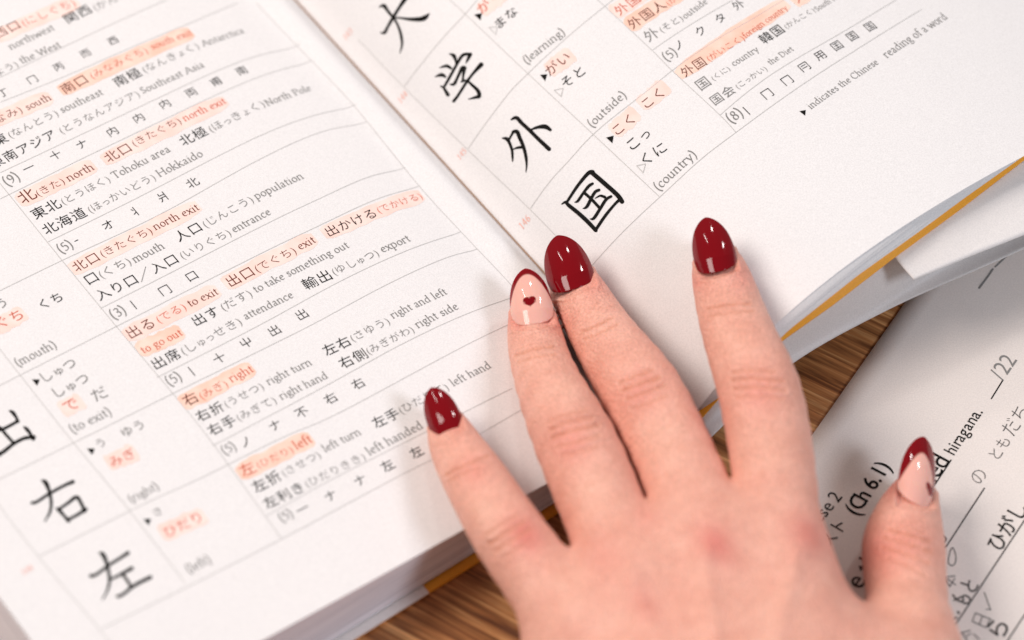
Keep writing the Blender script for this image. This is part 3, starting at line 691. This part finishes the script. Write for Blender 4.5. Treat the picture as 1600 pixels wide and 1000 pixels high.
wpen([RULE((1476, 858), (1538, 763))], M_INK, 'writing_rule'); wpen([RULE((1478, 999), (1604, 808))], M_INK, 'writing_rule'); wpen([RULE((1573, 1003), (1604, 956))], M_INK, 'writing_rule')
wpen([RULE((1440, 789), (1486, 719))], M_INK, 'writing_rule'); wpen([RULE((1549, 623), (1567, 594))], M_INK, 'writing_rule')
wput('/22', (1567, 596), (1590, 563), M_GREY, -.004)
wput('とも', (1558, 722), (1581, 687), M_PEN, -.012, 'pencil_writing'); wput('だち', (1582, 684), (1612, 640), M_PEN, -.012, 'pencil_writing')
wput('の', (1532, 760), (1545, 738), M_PEN, -.015, 'pencil_writing')
wput('ひがし', (1561, 864), (1608, 793), M_INK, .010, 'pencil_writing')
wput('ら', (1562, 1003), (1581, 975), M_INK, .006, 'pencil_writing')
w_ = 1.6
wpen([W(w_, (1459, 752), (1458, 785), (1463, 815)), W(w_, (1463, 815), (1454, 813))])
wpen([W(2.4, (1473, 836), (1478, 841), (1477, 846), (1473, 848), (1468, 845))])
wpen([W(w_, (1489, 856), (1493, 866), (1493, 878), (1488, 884), (1482, 880), (1483, 868), (1486, 858), (1489, 856))])
wpen([W(w_, (1475, 901), (1484, 901), (1492, 900)), W(w_, (1477, 902), (1485, 908), (1493, 914)), W(w_, (1492, 904), (1488, 910), (1484, 917)), W(w_, (1476, 896), (1478, 892)), W(w_, (1477, 903), (1481, 911), (1484, 917))])
wpen([W(3, (1502, 911), (1508, 913), (1514, 915)), W(3, (1515, 908), (1513, 914), (1514, 920), (1519, 924), (1525, 921), (1528, 915))])
wpen([W(3, (1489, 930), (1494, 936), (1500, 940), (1505, 938), (1504, 932), (1509, 931), (1515, 935), (1515, 941), (1508, 943), (1502, 940)), W(3, (1491, 938), (1496, 936), (1501, 933))])
wpen([W(3, (1483, 960), (1480, 968)), W(3, (1479, 965), (1486, 968), (1491, 974), (1488, 978), (1484, 975), (1487, 970), (1495, 965)), W(4, (1497, 956.5), (1498, 958))])
wpen([W(w_, (1538, 926), (1543, 940), (1548, 953)), W(w_, (1548, 953), (1541, 952))])
wpen([W(w_, (1524, 958), (1519, 971)), W(w_, (1519, 971), (1541, 981)), W(w_, (1524, 958), (1549, 968)), W(w_, (1547, 967), (1541, 981)), W(w_, (1535, 963), (1530, 976))])
wpen([W(w_, (1502, 989), (1510, 987), (1516, 985)), W(w_, (1503, 989), (1509, 997), (1512, 1004)), W(w_, (1521, 991), (1530, 999)), W(w_, (1510, 994), (1517, 990))])
wpen([W(3.4, (1530, 450), (1542, 434), (1551, 421)), W(2.6, (1555, 417), (1572, 401))], M_GREY, 'printed_line')

# ------------------------------------------------------------------ the hand
hand = empty('hand', 'left hand with long almond shaped dark red nails spread over the open textbook', 'hand')
# finger skeletons: (photo x, photo y, height of the axis, half width in photo pixels)
MM = 0.001
def node(x, y, z, r):
    P = px(x, y, z * MM); return P, r * mm_px(P)
PINKY = [(698, 664, 15.5, 27), (705, 682, 16, 34), (716, 706, 17.2, 40), (738, 742, 19.2, 47), (765, 787, 21, 51), (795, 836, 22, 56), (845, 905, 21.5, 59), (900, 975, 21, 68)]
RING = [(829, 487, 10.5, 30), (833, 508, 11, 37), (838, 535, 12, 42), (845, 568, 14, 45), (867, 625, 17.5, 53), (899, 690, 19.8, 63), (930, 765, 21, 64), (957, 830, 21.5, 65), (985, 905, 22, 76)]
MIDDLE = [(891, 430, 10.5, 32), (900, 450, 11, 38), (915, 478, 12, 43), (936, 514, 13.5, 47), (967, 562, 15.5, 55), (1003, 613, 18, 63), (1037, 682, 20.2, 64), (1068, 750, 21.5, 65), (1098, 850, 23, 80)]
INDEX = [(1119, 405, 22, 32), (1124, 425, 22, 40), (1132, 452, 22.3, 46), (1146, 500, 23.5, 52), (1166, 556, 25, 57), (1187, 608, 26, 63), (1202, 685, 25.5, 64), (1212, 762, 24.5, 63), (1216, 858, 24, 69)]
THUMB = [(1430, 762, 8, 26), (1426, 782, 8.5, 38), (1418, 810, 9.5, 50), (1412, 845, 11, 60), (1412, 870, 11.5, 63), (1416, 930, 13.5, 61), (1424, 1010, 16.5, 66), (1405, 1120, 19, 90), (1320, 1300, 21, 120)]
WR = [(1010, 1330, 22, 120), (1110, 1345, 25, 120), (1200, 1345, 25, 120), (1290, 1330, 22, 120)]
fingers = [[node(*n) for n in f] for f in (PINKY, RING, MIDDLE, INDEX, THUMB)]
def smooth_chain(nodes):
    A = np.array([[*p, r] for p, r in nodes]); out = []
    for i in range(len(A) - 1):
        p0, p1, p2, p3 = A[max(i - 1, 0)], A[i], A[i + 1], A[min(i + 2, len(A) - 1)]
        for f in (0, .5): out.append(.5 * ((2 * p1) + (-p0 + p2) * f + (2 * p0 - 5 * p1 + 4 * p2 - p3) * f * f + (-p0 + 3 * p1 - 3 * p2 + p3) * f ** 3))
    out.append(A[-1]); out = np.array(out)
    for _s in range(1): out[2:-1] = .5 * out[2:-1] + .25 * (out[1:-2] + out[3:])
    return [(q[:3], float(q[3])) for q in out]
chains = [smooth_chain(f) for f in fingers]
wrist = [node(*n) for n in WR]
KN = [f[-1] for f in fingers[:4]]
forearm = [(1165, 1345, 27, 195), (1190, 1620, 30, 190), (1220, 2050, 36, 240), (1250, 2500, 40, 270)]
forearm = [node(*n) for n in forearm]

H = 0.0006
allP = [n for f in fingers for n in f] + wrist + forearm
lo = np.min([p - r for p, r in allP], 0) - .004; hi_ = np.max([p + r for p, r in allP], 0) + .004
dims = np.ceil((hi_ - lo) / H).astype(int) + 1
gx, gy, gz = [lo[i] + np.arange(dims[i]) * H for i in range(3)]
def cone(P, a, ra, b, rb):
    ab = b - a; t = np.clip(((P - a) @ ab) / (ab @ ab), 0, 1)
    return np.linalg.norm(P - a - t[:, None] * ab, axis=1) - (ra + (rb - ra) * t)
def smin(a, b, k):
    h = np.clip(.5 + .5 * (b - a) / k, 0, 1); return b * (1 - h) + a * h - k * h * (1 - h)
def chain(P, nodes, k=.0012):
    A = np.array([p for p, r in nodes]); R_ = max(r for p, r in nodes) + .009
    near = ((P > A.min(0) - R_) & (P < A.max(0) + R_)).all(1)
    if not near.all():
        out = np.full(len(P), .05)
        if near.any(): out[near] = chain_(P[near], nodes, k)
        return out
    return chain_(P, nodes, k)
def chain_(P, nodes, k):
    d = None
    for (a, ra), (b, rb) in zip(nodes[:-1], nodes[1:]):
        q = cone(P, a, ra, b, rb); d = q if d is None else smin(d, q, k)
    return d
ZS = np.array([1, 1, 1.0])
def sdf(P):
    palm = None
    for (kp, kr), (wp, wr) in zip(KN, wrist):
        q = cone(P, kp - np.array([0, 0, .001]), kr * 1.02, wp, wr); palm = q if palm is None else smin(palm, q, .012)
    for i in range(3):      # fill between the knuckles
        a, b = KN[i], KN[i + 1]; q = cone(P, a[0] - np.array([0, .004, .003]), a[1] * .86, b[0] - np.array([0, .004, .003]), b[1] * .86); palm = smin(palm, q, .008)
    th = fingers[4]
    q = cone(P, th[6][0], th[6][1] * .9, th[8][0], th[8][1]); palm = smin(palm, q, .010)
    q = cone(P, fingers[3][8][0] - np.array([.001, .012, .005]), .0065, th[7][0], .0085); palm = smin(palm, q, .012)
    fa = chain(P, forearm, .01); palm = smin(palm, fa, .015)
    out = None; dist = []
    for i, f in enumerate(chains):
        dist.append(chain(P, f))
        q = smin(palm, dist[-1], .0035 if i < 4 else .006)
        out = q if out is None else smin(out, q, .0009)
    slit = .00085 * np.clip((palm - .0004) / .003, 0, 1)      # neighbouring fingers touch but stay apart
    for a, b in ((1, 2),):
        m = (dist[a] < .01) & (dist[b] < .01)
        out = np.where(m, np.maximum(out, slit - np.abs(dist[a] - dist[b]) - .0001), out)
    return out
D = np.empty(tuple(dims), np.float32)
YY, ZZ = np.meshgrid(gy, gz, indexing='ij'); yz = np.stack([YY.ravel(), ZZ.ravel()], -1)
# coarse pass first, so that only cells near the surface are evaluated finely
c = 6
cx_, cy_, cz_ = gx[::c], gy[::c], gz[::c]
CG = np.stack(np.meshgrid(cx_, cy_, cz_, indexing='ij'), -1).reshape(-1, 3)
CD = sdf(CG).reshape(len(cx_), len(cy_), len(cz_))
D[:] = np.repeat(np.repeat(np.repeat(CD, c, 0), c, 1), c, 2)[:dims[0], :dims[1], :dims[2]]
ii = np.argwhere(np.abs(CD) < H * c * 2.0)
oo = np.stack(np.meshgrid(*[np.arange(c)] * 3, indexing='ij'), -1).reshape(-1, 3)
cells = (ii[:, None, :] * c + oo[None]).reshape(-1, 3); cells = cells[(cells < dims).all(1)]
for k in range(0, len(cells), 400000):
    q = cells[k:k + 400000]; D[q[:, 0], q[:, 1], q[:, 2]] = sdf(lo + q * H)
# surface nets
s = D < 0
corner = [(i, j, k) for i in (0, 1) for j in (0, 1) for k in (0, 1)]
n0, n1, n2 = dims - 1
cnt = sum(s[i:i + n0, j:j + n1, k:k + n2].astype(np.int8) for i, j, k in corner)
act = np.argwhere((cnt > 0) & (cnt < 8)); idx = -np.ones((n0, n1, n2), int); idx[act[:, 0], act[:, 1], act[:, 2]] = np.arange(len(act))
acc = np.zeros((len(act), 3)); num = np.zeros(len(act))
for a_ in corner:
    for ax in range(3):
        if a_[ax]: continue
        b_ = list(a_); b_[ax] = 1
        da = D[act[:, 0] + a_[0], act[:, 1] + a_[1], act[:, 2] + a_[2]]; db = D[act[:, 0] + b_[0], act[:, 1] + b_[1], act[:, 2] + b_[2]]
        m = (da < 0) != (db < 0); tt = np.where(m, da / np.where(m, da - db, 1), 0)
        p = np.array(a_, float)[None] + 0 * acc; p[:, ax] += tt
        acc += p * m[:, None]; num += m
V = lo + (act + acc / num[:, None]) * H
Fq = []
for ax in range(3):
    o1, o2 = [(1, 2), (2, 0), (0, 1)][ax]
    A = s; sl = [slice(None)] * 3; sl2 = [slice(None)] * 3; sl[ax] = slice(0, -1); sl2[ax] = slice(1, None)
    ch = A[tuple(sl)] != A[tuple(sl2)]; e = np.argwhere(ch)
    e = e[(e[:, o1] > 0) & (e[:, o2] > 0) & (e[:, o1] < dims[o1] - 1) & (e[:, o2] < dims[o2] - 1)]
    q = []
    for d1, d2 in ((0, 0), (1, 0), (1, 1), (0, 1)):
        g = e.copy(); g[:, o1] -= d1; g[:, o2] -= d2; q.append(idx[g[:, 0], g[:, 1], g[:, 2]])
    q = np.stack(q, -1); flip = ~A[tuple(sl)][e[:, 0], e[:, 1], e[:, 2]]
    q[flip] = q[flip][:, ::-1]; Fq.append(q)
Fq = np.concatenate(Fq)
Fq = Fq[(Fq >= 0).all(1)]
# one level of splitting where the camera sees the hand
def split(V, F):
    E = np.concatenate([F[:, [i, (i + 1) % 4]] for i in range(4)]); Es = np.sort(E, 1); key = Es[:, 0] * (len(V) + 1) + Es[:, 1]
    uk, inv = np.unique(key, return_inverse=True); a, b = uk // (len(V) + 1), uk % (len(V) + 1)
    nF = len(F); em = inv.reshape(4, nF) + len(V); fc = np.arange(nF) + len(V) + len(uk)
    V2 = np.concatenate([V, (V[a] + V[b]) / 2, V[F].mean(1)])
    out = [np.stack([F[:, i], em[i], fc, em[(i - 1) % 4]], -1) for i in range(4)]
    return V2, np.concatenate(out)
def normals(P, e=.0002):
    g = np.stack([sdf(P + np.eye(3)[i] * e) - sdf(P - np.eye(3)[i] * e) for i in range(3)], -1)
    return g / np.maximum(np.linalg.norm(g, axis=1), 1e-9)[:, None]
keep = to_px(V)[:, 1] < 1400
V2, F2 = split(V, Fq)
for _k in range(2):
    nrm = normals(V2); V2 = V2 - nrm * sdf(V2)[:, None] * .9
NR = normals(V2, .0004)
# --- relief: creases, nail folds, tendons; measured where the photo shows them
pp = to_px(V2); facing = np.clip(-(NR @ FWD) * 1.6, 0, 1)
def dist_line(P, line):
    L = np.array(line, float); d = np.full(len(P), 1e9)
    for a, b in zip(L[:-1], L[1:]):
        ab = b - a; t = np.clip(((P - a) @ ab) / (ab @ ab), 0, 1); d = np.minimum(d, np.hypot(*(P - a - t[:, None] * ab).T))
    return d
FINE = []
CREASE = [
 # pinky
 ([(698, 742), (715, 732), (738, 722), (762, 712)], 1.6, .16), ([(702, 752), (722, 741), (748, 730)], 1.5, .11), ([(765, 850), (790, 832), (818, 815)], 2.4, .18), ([(772, 862), (802, 842), (828, 826)], 2.2, .15), ([(758, 836), (782, 820), (806, 806)], 2.2, .12), ([(782, 874), (806, 858), (832, 842)], 2.2, .09),
 # ring
 ([(806, 556), (830, 546), (866, 541)], 1.6, .16), ([(810, 567), (836, 557), (868, 553)], 1.5, .13), ([(858, 672), (885, 658), (925, 652)], 2.4, .14), ([(862, 684), (892, 672), (935, 664)], 2.2, .17), ([(870, 698), (900, 690), (936, 680)], 2.2, .14), ([(878, 712), (905, 706), (934, 697)], 2.4, .1), ([(856, 660), (878, 648), (912, 642)], 2.2, .1),
 # middle
 ([(908, 520), (928, 510), (955, 497)], 1.6, .17), ([(914, 530), (938, 520), (964, 507)], 1.5, .12), ([(968, 598), (990, 588), (1018, 578)], 2.4, .13), ([(972, 610), (996, 600), (1030, 590)], 2.2, .17), ([(978, 624), (1004, 614), (1038, 602)], 2.2, .15), ([(986, 638), (1012, 630), (1040, 618)], 2.4, .1),
 # index
 ([(1106, 482), (1135, 476), (1172, 474)], 1.6, .16), ([(1110, 494), (1140, 488), (1176, 486)], 1.5, .12), ([(1145, 582), (1175, 577), (1210, 580)], 2.4, .12), ([(1144, 594), (1178, 590), (1222, 595)], 2.2, .16), ([(1146, 607), (1182, 604), (1226, 609)], 2.2, .15), ([(1150, 621), (1184, 619), (1222, 623)], 2.4, .1),
 # thumb
 ([(1385, 828), (1415, 834), (1452, 845)], 1.7, .20), ([(1380, 840), (1412, 848), (1455, 862)], 1.7, .17), ([(1378, 856), (1410, 864), (1452, 880)], 2.0, .13), ([(1395, 822), (1420, 824), (1445, 832)], 1.5, .09), ([(1385, 872), (1412, 882), (1446, 900)], 2.2, .09),
]
crr = np.random.default_rng(5)
for f in (PINKY, RING, MIDDLE, INDEX, THUMB):       # faint lines that cross the fingers
    n_ = np.array(f, float)[2:8]
    for k in range(26):
        q = crr.uniform(0, len(n_) - 1.01); i = int(q); c0 = n_[i] + (n_[i + 1] - n_[i]) * (q - i); dd = n_[i + 1][:2] - n_[i][:2]; dd /= np.hypot(*dd)
        sd_ = np.array([-dd[1], dd[0]]); o_ = crr.uniform(-.5, .5); l_ = crr.uniform(.15, .5); tl = crr.uniform(-5, 5)
        m_ = c0[:2] + sd_ * c0[3] * o_
        FINE.append(([m_ - sd_ * c0[3] * l_ + dd * tl, m_ + dd * crr.uniform(-2, 2), m_ + sd_ * c0[3] * l_ - dd * tl], crr.uniform(.8, 1.5), crr.uniform(.015, .04)))
CREASE += FINE
disp = np.zeros(len(V2))
for line, sg, dep in CREASE:
    d = dist_line(pp + np.stack([1.2 * np.sin(pp[:, 1] * .45 + sg * 9), 1.4 * np.sin(pp[:, 0] * .31 + dep * 50)], -1), line)
    dep = dep * 1.7
    disp -= dep * MM * np.exp(-(d / sg) ** 2); disp += dep * .35 * MM * np.exp(-((d - sg * 2.6) / (sg * 1.4)) ** 2)
def blob(cx, cy, r, h, ex=1, ang=0):
    global disp
    a = math.radians(ang); q = pp - np.array([cx, cy]); u = q[:, 0] * math.cos(a) + q[:, 1] * math.sin(a); v = -q[:, 0] * math.sin(a) + q[:, 1] * math.cos(a)
    disp = disp + .7 * h * MM * np.exp(-((u / (r * ex)) ** 2 + (v / r) ** 2))
for b_ in ((900, 960, 34, .8), (985, 890, 38, .9), (1105, 850, 42, 1.2), (1250, 845, 42, 1.0), (1045, 935, 38, -1.3), (1180, 905, 40, -1.1), (935, 1000, 34, -.8)): blob(*b_)
for x0, y0, x1, y1, h in ((985, 900, 1060, 1080, .5), (1100, 870, 1130, 1090, .7), (1245, 870, 1190, 1100, .5)):
    d = dist_line(pp, [(x0, y0), (x1, y1)]); disp += h * MM * np.exp(-(d / 16) ** 2)
# low, wide unevenness of flesh
q3 = V2 * 1000
disp += .05 * MM * (np.sin(q3[:, 0] * .42 + 1.3 * np.sin(q3[:, 1] * .31)) * np.sin(q3[:, 1] * .37 + np.sin(q3[:, 0] * .23) * 1.7))
disp *= facing
NAILS = [
 # base x,y,z  tip x,y,z  half width px, roll (deg, + turns the face to the right), kind
 dict(b=(703, 679), zb=19.2, t=(677, 612), zt=18.6, hw=25, roll=-8, kind='red', q=-.3),
 dict(b=(835, 509), zb=15.6, t=(822, 427), zt=14.5, hw=31, roll=-2, kind='french', q=0),
 dict(b=(898, 454), zb=15.6, t=(873, 375), zt=14.5, hw=35, roll=-4, kind='red', q=0),
 dict(b=(1123, 427), zb=27.2, t=(1104, 347), zt=26.5, hw=31, roll=-4, kind='red', q=0),
 dict(b=(1430, 790), zb=15.0, t=(1438, 689), zt=13.0, hw=30, roll=28, kind='french', q=0),
]
for nd in NAILS:
    B = np.array(nd['b'], float); T = np.array(nd['t'], float); ax = (T - B) / np.linalg.norm(T - B); sd = np.array([-ax[1], ax[0]])
    u = (pp - B) @ ax; v = (pp - B) @ sd; hw = nd['hw']
    # ridge of skin around the base and sides of the nail, and a bed that is sunk a little
    ring_ = np.hypot(np.maximum(-u, 0) * 1.5, 0 * u); body = np.maximum(np.abs(v) - hw, -(u + 2 + 4 * (1 - (v / hw) ** 2)))
    near = (u > -30) & (u < 45) & (np.abs(v) < hw * 1.6) & (facing > .1)
    disp += np.where(near, .25 * MM * np.exp(-((body - 3.4) / 2.6) ** 2) - .9 * MM / (1 + np.exp((body + 1.5) / 1.2)), 0)
V3 = V2 + NR * disp[:, None]
# --- skin colour kept per vertex: redder knuckles and finger ends
red = np.zeros(len(V3)); pale = np.zeros(len(V3))
def gb(cx, cy, r, h, ex=1.0, ang=0):
    a = math.radians(ang); q = pp - np.array([cx, cy]); u = q[:, 0] * math.cos(a) + q[:, 1] * math.sin(a); v = -q[:, 0] * math.sin(a) + q[:, 1] * math.cos(a)
    return h * np.exp(-((u / (r * ex)) ** 2 + (v / r) ** 2))
for b_ in ((820, 835, 26, .8, 1.3, 55), (1118, 852, 26, .75, 1.4, 50), (1262, 838, 30, .6, 1.3, 60), (893, 690, 34, .5), (1000, 612, 34, .4), (1185, 612, 34, .45), (940, 870, 40, .3), (1008, 945, 22, .35, 1.6, 60), (715, 650, 24, .4), (868, 500, 22, .35), (930, 440, 26, .35),
           (1160, 430, 26, .35), (1085, 440, 20, .4), (740, 735, 26, .35), (1430, 850, 40, .3), (1365, 860, 40, .55), (1395, 760, 24, .5), (1010, 808, 22, .3), (1110, 650, 30, .2), (800, 500, 16, .5)): red += gb(*b_)
for b_ in ((760, 800, 26, .4), (1040, 690, 40, .4), (925, 770, 36, .4), (1205, 700, 40, .35), (890, 600, 30, .3), (1150, 530, 26, .25), (900, 900, 36, .3), (1200, 960, 60, .25), (1420, 930, 40, .3)): pale += gb(*b_)
crs = np.zeros(len(V3))
for line, sg, dep in CREASE: crs = np.maximum(crs, dep * 3.6 * np.exp(-(dist_line(pp, line) / (sg * 1.5)) ** 2))
base = np.array([.79, .395, .30]); redc = np.array([.70, .185, .15]); palec = np.array([.83, .46, .34]); crc = np.array([.60, .24, .14])
r_ = np.clip(red, 0, .9)[:, None]; p_ = np.clip(pale, 0, .8)[:, None]; c_ = np.clip(crs, 0, .6)[:, None]
col = base * (1 - p_) + palec * p_; col = col * (1 - r_) + redc * r_; col = col * (1 - c_) + crc * c_
me = bpy.data.meshes.new('skin'); nv, nf = len(V3), len(F2)
me.vertices.add(nv); me.vertices.foreach_set('co', V3.astype(np.float32).ravel())
me.loops.add(nf * 4); me.loops.foreach_set('vertex_index', F2.astype(np.int32).ravel())
me.polygons.add(nf); me.polygons.foreach_set('loop_start', np.arange(0, nf * 4, 4, dtype=np.int32)); me.polygons.foreach_set('loop_total', np.full(nf, 4, np.int32))
me.update(); me.validate(); me.polygons.foreach_set('use_smooth', [True] * len(me.polygons))
ca = me.color_attributes.new('tone', 'FLOAT_COLOR', 'POINT'); ca.data.foreach_set('color', np.concatenate([col, np.ones((nv, 1))], 1).astype(np.float32).ravel())
M_SKIN = mat('skin', (.8, .48, .38), .46, .38); b = M_SKIN.node_tree.nodes['Principled BSDF']
at_ = N(M_SKIN, 'ShaderNodeAttribute'); at_.attribute_name = 'tone'
tc = N(M_SKIN, 'ShaderNodeTexCoord')
n1 = N(M_SKIN, 'ShaderNodeTexNoise'); n1.inputs['Scale'].default_value = 170; n1.inputs['Detail'].default_value = 5; n1.inputs['Roughness'].default_value = .65
n2 = N(M_SKIN, 'ShaderNodeTexVoronoi'); n2.inputs['Scale'].default_value = 1700
n3 = N(M_SKIN, 'ShaderNodeTexNoise'); n3.inputs['Scale'].default_value = 1400; n3.inputs['Detail'].default_value = 3
n4 = N(M_SKIN, 'ShaderNodeTexNoise'); n4.inputs['Scale'].default_value = 2800; n4.inputs['Detail'].default_value = 2
for n in (n1, n2, n3, n4): LK(M_SKIN, tc.outputs['Object'], n.inputs['Vector'])
r1 = N(M_SKIN, 'ShaderNodeValToRGB'); r1.color_ramp.elements[0].color = (.95, .88, .86, 1); r1.color_ramp.elements[1].color = (1.04, 1.06, 1.06, 1); r1.color_ramp.elements[0].position = .36; r1.color_ramp.elements[1].position = .64
LK(M_SKIN, n1.outputs['Fac'], r1.inputs[0])
mu = N(M_SKIN, 'ShaderNodeMixRGB'); mu.blend_type = 'MULTIPLY'; mu.inputs[0].default_value = 1
LK(M_SKIN, at_.outputs['Color'], mu.inputs[1]); LK(M_SKIN, r1.outputs[0], mu.inputs[2])
r4 = N(M_SKIN, 'ShaderNodeMapRange'); r4.inputs['From Min'].default_value = .3; r4.inputs['From Max'].default_value = .7; r4.inputs['To Min'].default_value = .80; r4.inputs['To Max'].default_value = 1.16
LK(M_SKIN, n4.outputs['Fac'], r4.inputs['Value'])
mu2 = N(M_SKIN, 'ShaderNodeMixRGB'); mu2.blend_type = 'MULTIPLY'; mu2.inputs[0].default_value = 1
LK(M_SKIN, mu.outputs[0], mu2.inputs[1]); LK(M_SKIN, r4.outputs[0], mu2.inputs[2]); LK(M_SKIN, mu2.outputs[0], b.inputs['Base Color'])
b1 = N(M_SKIN, 'ShaderNodeBump'); b1.inputs['Strength'].default_value = .9; b1.inputs['Distance'].default_value = .0002; LK(M_SKIN, n2.outputs['Distance'], b1.inputs['Height'])
b2 = N(M_SKIN, 'ShaderNodeBump'); b2.inputs['Strength'].default_value = .75; b2.inputs['Distance'].default_value = .0003; LK(M_SKIN, n3.outputs['Fac'], b2.inputs['Height'])
LK(M_SKIN, b1.outputs[0], b2.inputs['Normal']); LK(M_SKIN, b2.outputs[0], b.inputs['Normal'])
b.inputs['Subsurface Weight'].default_value = .12; b.inputs['Subsurface Radius'].default_value = (1.0, .35, .18); b.inputs['Subsurface Scale'].default_value = .0035
me.materials.append(M_SKIN)
skin = bpy.data.objects.new('skin', me); coll.objects.link(skin); skin.parent = hand

# ------------------------------------------------------------------ nails
def nail_mat(name):
    m = mat(name, (.2, 0, 0), .25, .0); b = m.node_tree.nodes['Principled BSDF']
    a = N(m, 'ShaderNodeAttribute'); a.attribute_name = 'tone'; LK(m, a.outputs['Color'], b.inputs['Base Color'])
    b.inputs['Coat Weight'].default_value = 1.0; b.inputs['Coat Roughness'].default_value = .07; b.inputs['Coat IOR'].default_value = 1.38
    return m
M_POL = nail_mat('glossy_red_polish'); M_FR = nail_mat('clear_pink_polish')
M_FR.node_tree.nodes['Principled BSDF'].inputs['Subsurface Weight'].default_value = .25
M_FR.node_tree.nodes['Principled BSDF'].inputs['Subsurface Scale'].default_value = .002
REDC = np.array([.19, .0006, .004]); PINKC = np.array([.80, .42, .345])
for nd in NAILS:
    B = px(*nd['b'], nd['zb'] * MM); T = px(*nd['t'], nd['zt'] * MM); ax = T - B; Ln = np.linalg.norm(ax); ax /= Ln
    nz = CAM - B; nz /= np.linalg.norm(nz); nz = nz * .75 + np.array([0, 0, .25]); nz -= ax * (nz @ ax); nz /= np.linalg.norm(nz)
    sd = np.cross(ax, nz)
    ra = math.radians(nd['roll']); nz, sd = nz * math.cos(ra) + sd * math.sin(ra), sd * math.cos(ra) - nz * math.sin(ra)
    hw = nd['hw'] * mm_px(B); pm = math.radians(62); R = hw / math.sin(pm)
    ns, nt = 150, 110
    s_ = np.linspace(0, 1, ns)[:, None]; t_ = np.linspace(-1, 1, nt)[None]
    s_ = 1 - (1 - s_) ** 1.35
    wv = np.where(s_ < .22, .88 + .12 * np.sin(np.clip(s_ / .22, 0, 1) * math.pi / 2), np.clip(1 - (np.clip((s_ - .22) / .78, 0, 1)) ** 1.8, 0, 1) ** .70)
    ph = t_ * pm * wv; S2 = s_ + (1 - s_) * .19 * np.abs(t_) ** 2.4 * 1.0
    Q = B + ax * (S2 * Ln)[..., None] + sd * (R * np.sin(ph))[..., None] + nz * (R * (np.cos(ph) - 1) + Ln * .055 * np.sin(np.clip(S2, 0, 1) * math.pi) + .0004 + .0006 * np.clip(s_ / .2, 0, 1))[..., None]
    o = grid_obj('fingernail', Q, M_POL if nd['kind'] == 'red' else M_FR, hand, 0)
    md = o.modifiers.new('thickness', 'SOLIDIFY'); md.thickness = .0007; md.offset = 0
    u = (S2 + 0 * t_); y = (np.sin(ph) * R / hw)
    if nd['kind'] == 'red':
        m_ = np.ones_like(u); o['label'] = 'dark red glossy almond nail'
    else:
        if nd['hw'] == 30:   # thumb
            smile = .70 - .55 * np.abs(y + .10) ** 1.8; hx, hy, hs = .55, .24, .25
        else:
            smile = .865 - .46 * np.abs(y) ** 2.0; hx, hy, hs = -.04, .33, .235
        m_ = 1 / (1 + np.exp(-(u - smile) / .006))
        X = (y - hx) / (hs * 1.15); Y = ((u - hy) * Ln / hw) / (hs * 1.15)
        ht = (X * X + Y * Y - 1) ** 3 - X * X * Y ** 3
        m_ = np.maximum(m_, 1 / (1 + np.exp(np.clip(ht / .012, -30, 30))))
        o['label'] = 'pale pink nail with dark red tip and small red heart'
    cl = PINKC * (1 - m_[..., None]) + REDC * m_[..., None]
    ca = o.data.color_attributes.new('tone', 'FLOAT_COLOR', 'POINT')
    ca.data.foreach_set('color', np.concatenate([cl, np.ones(cl.shape[:2] + (1,))], -1).astype(np.float32).ravel())
print('hand verts', nv)
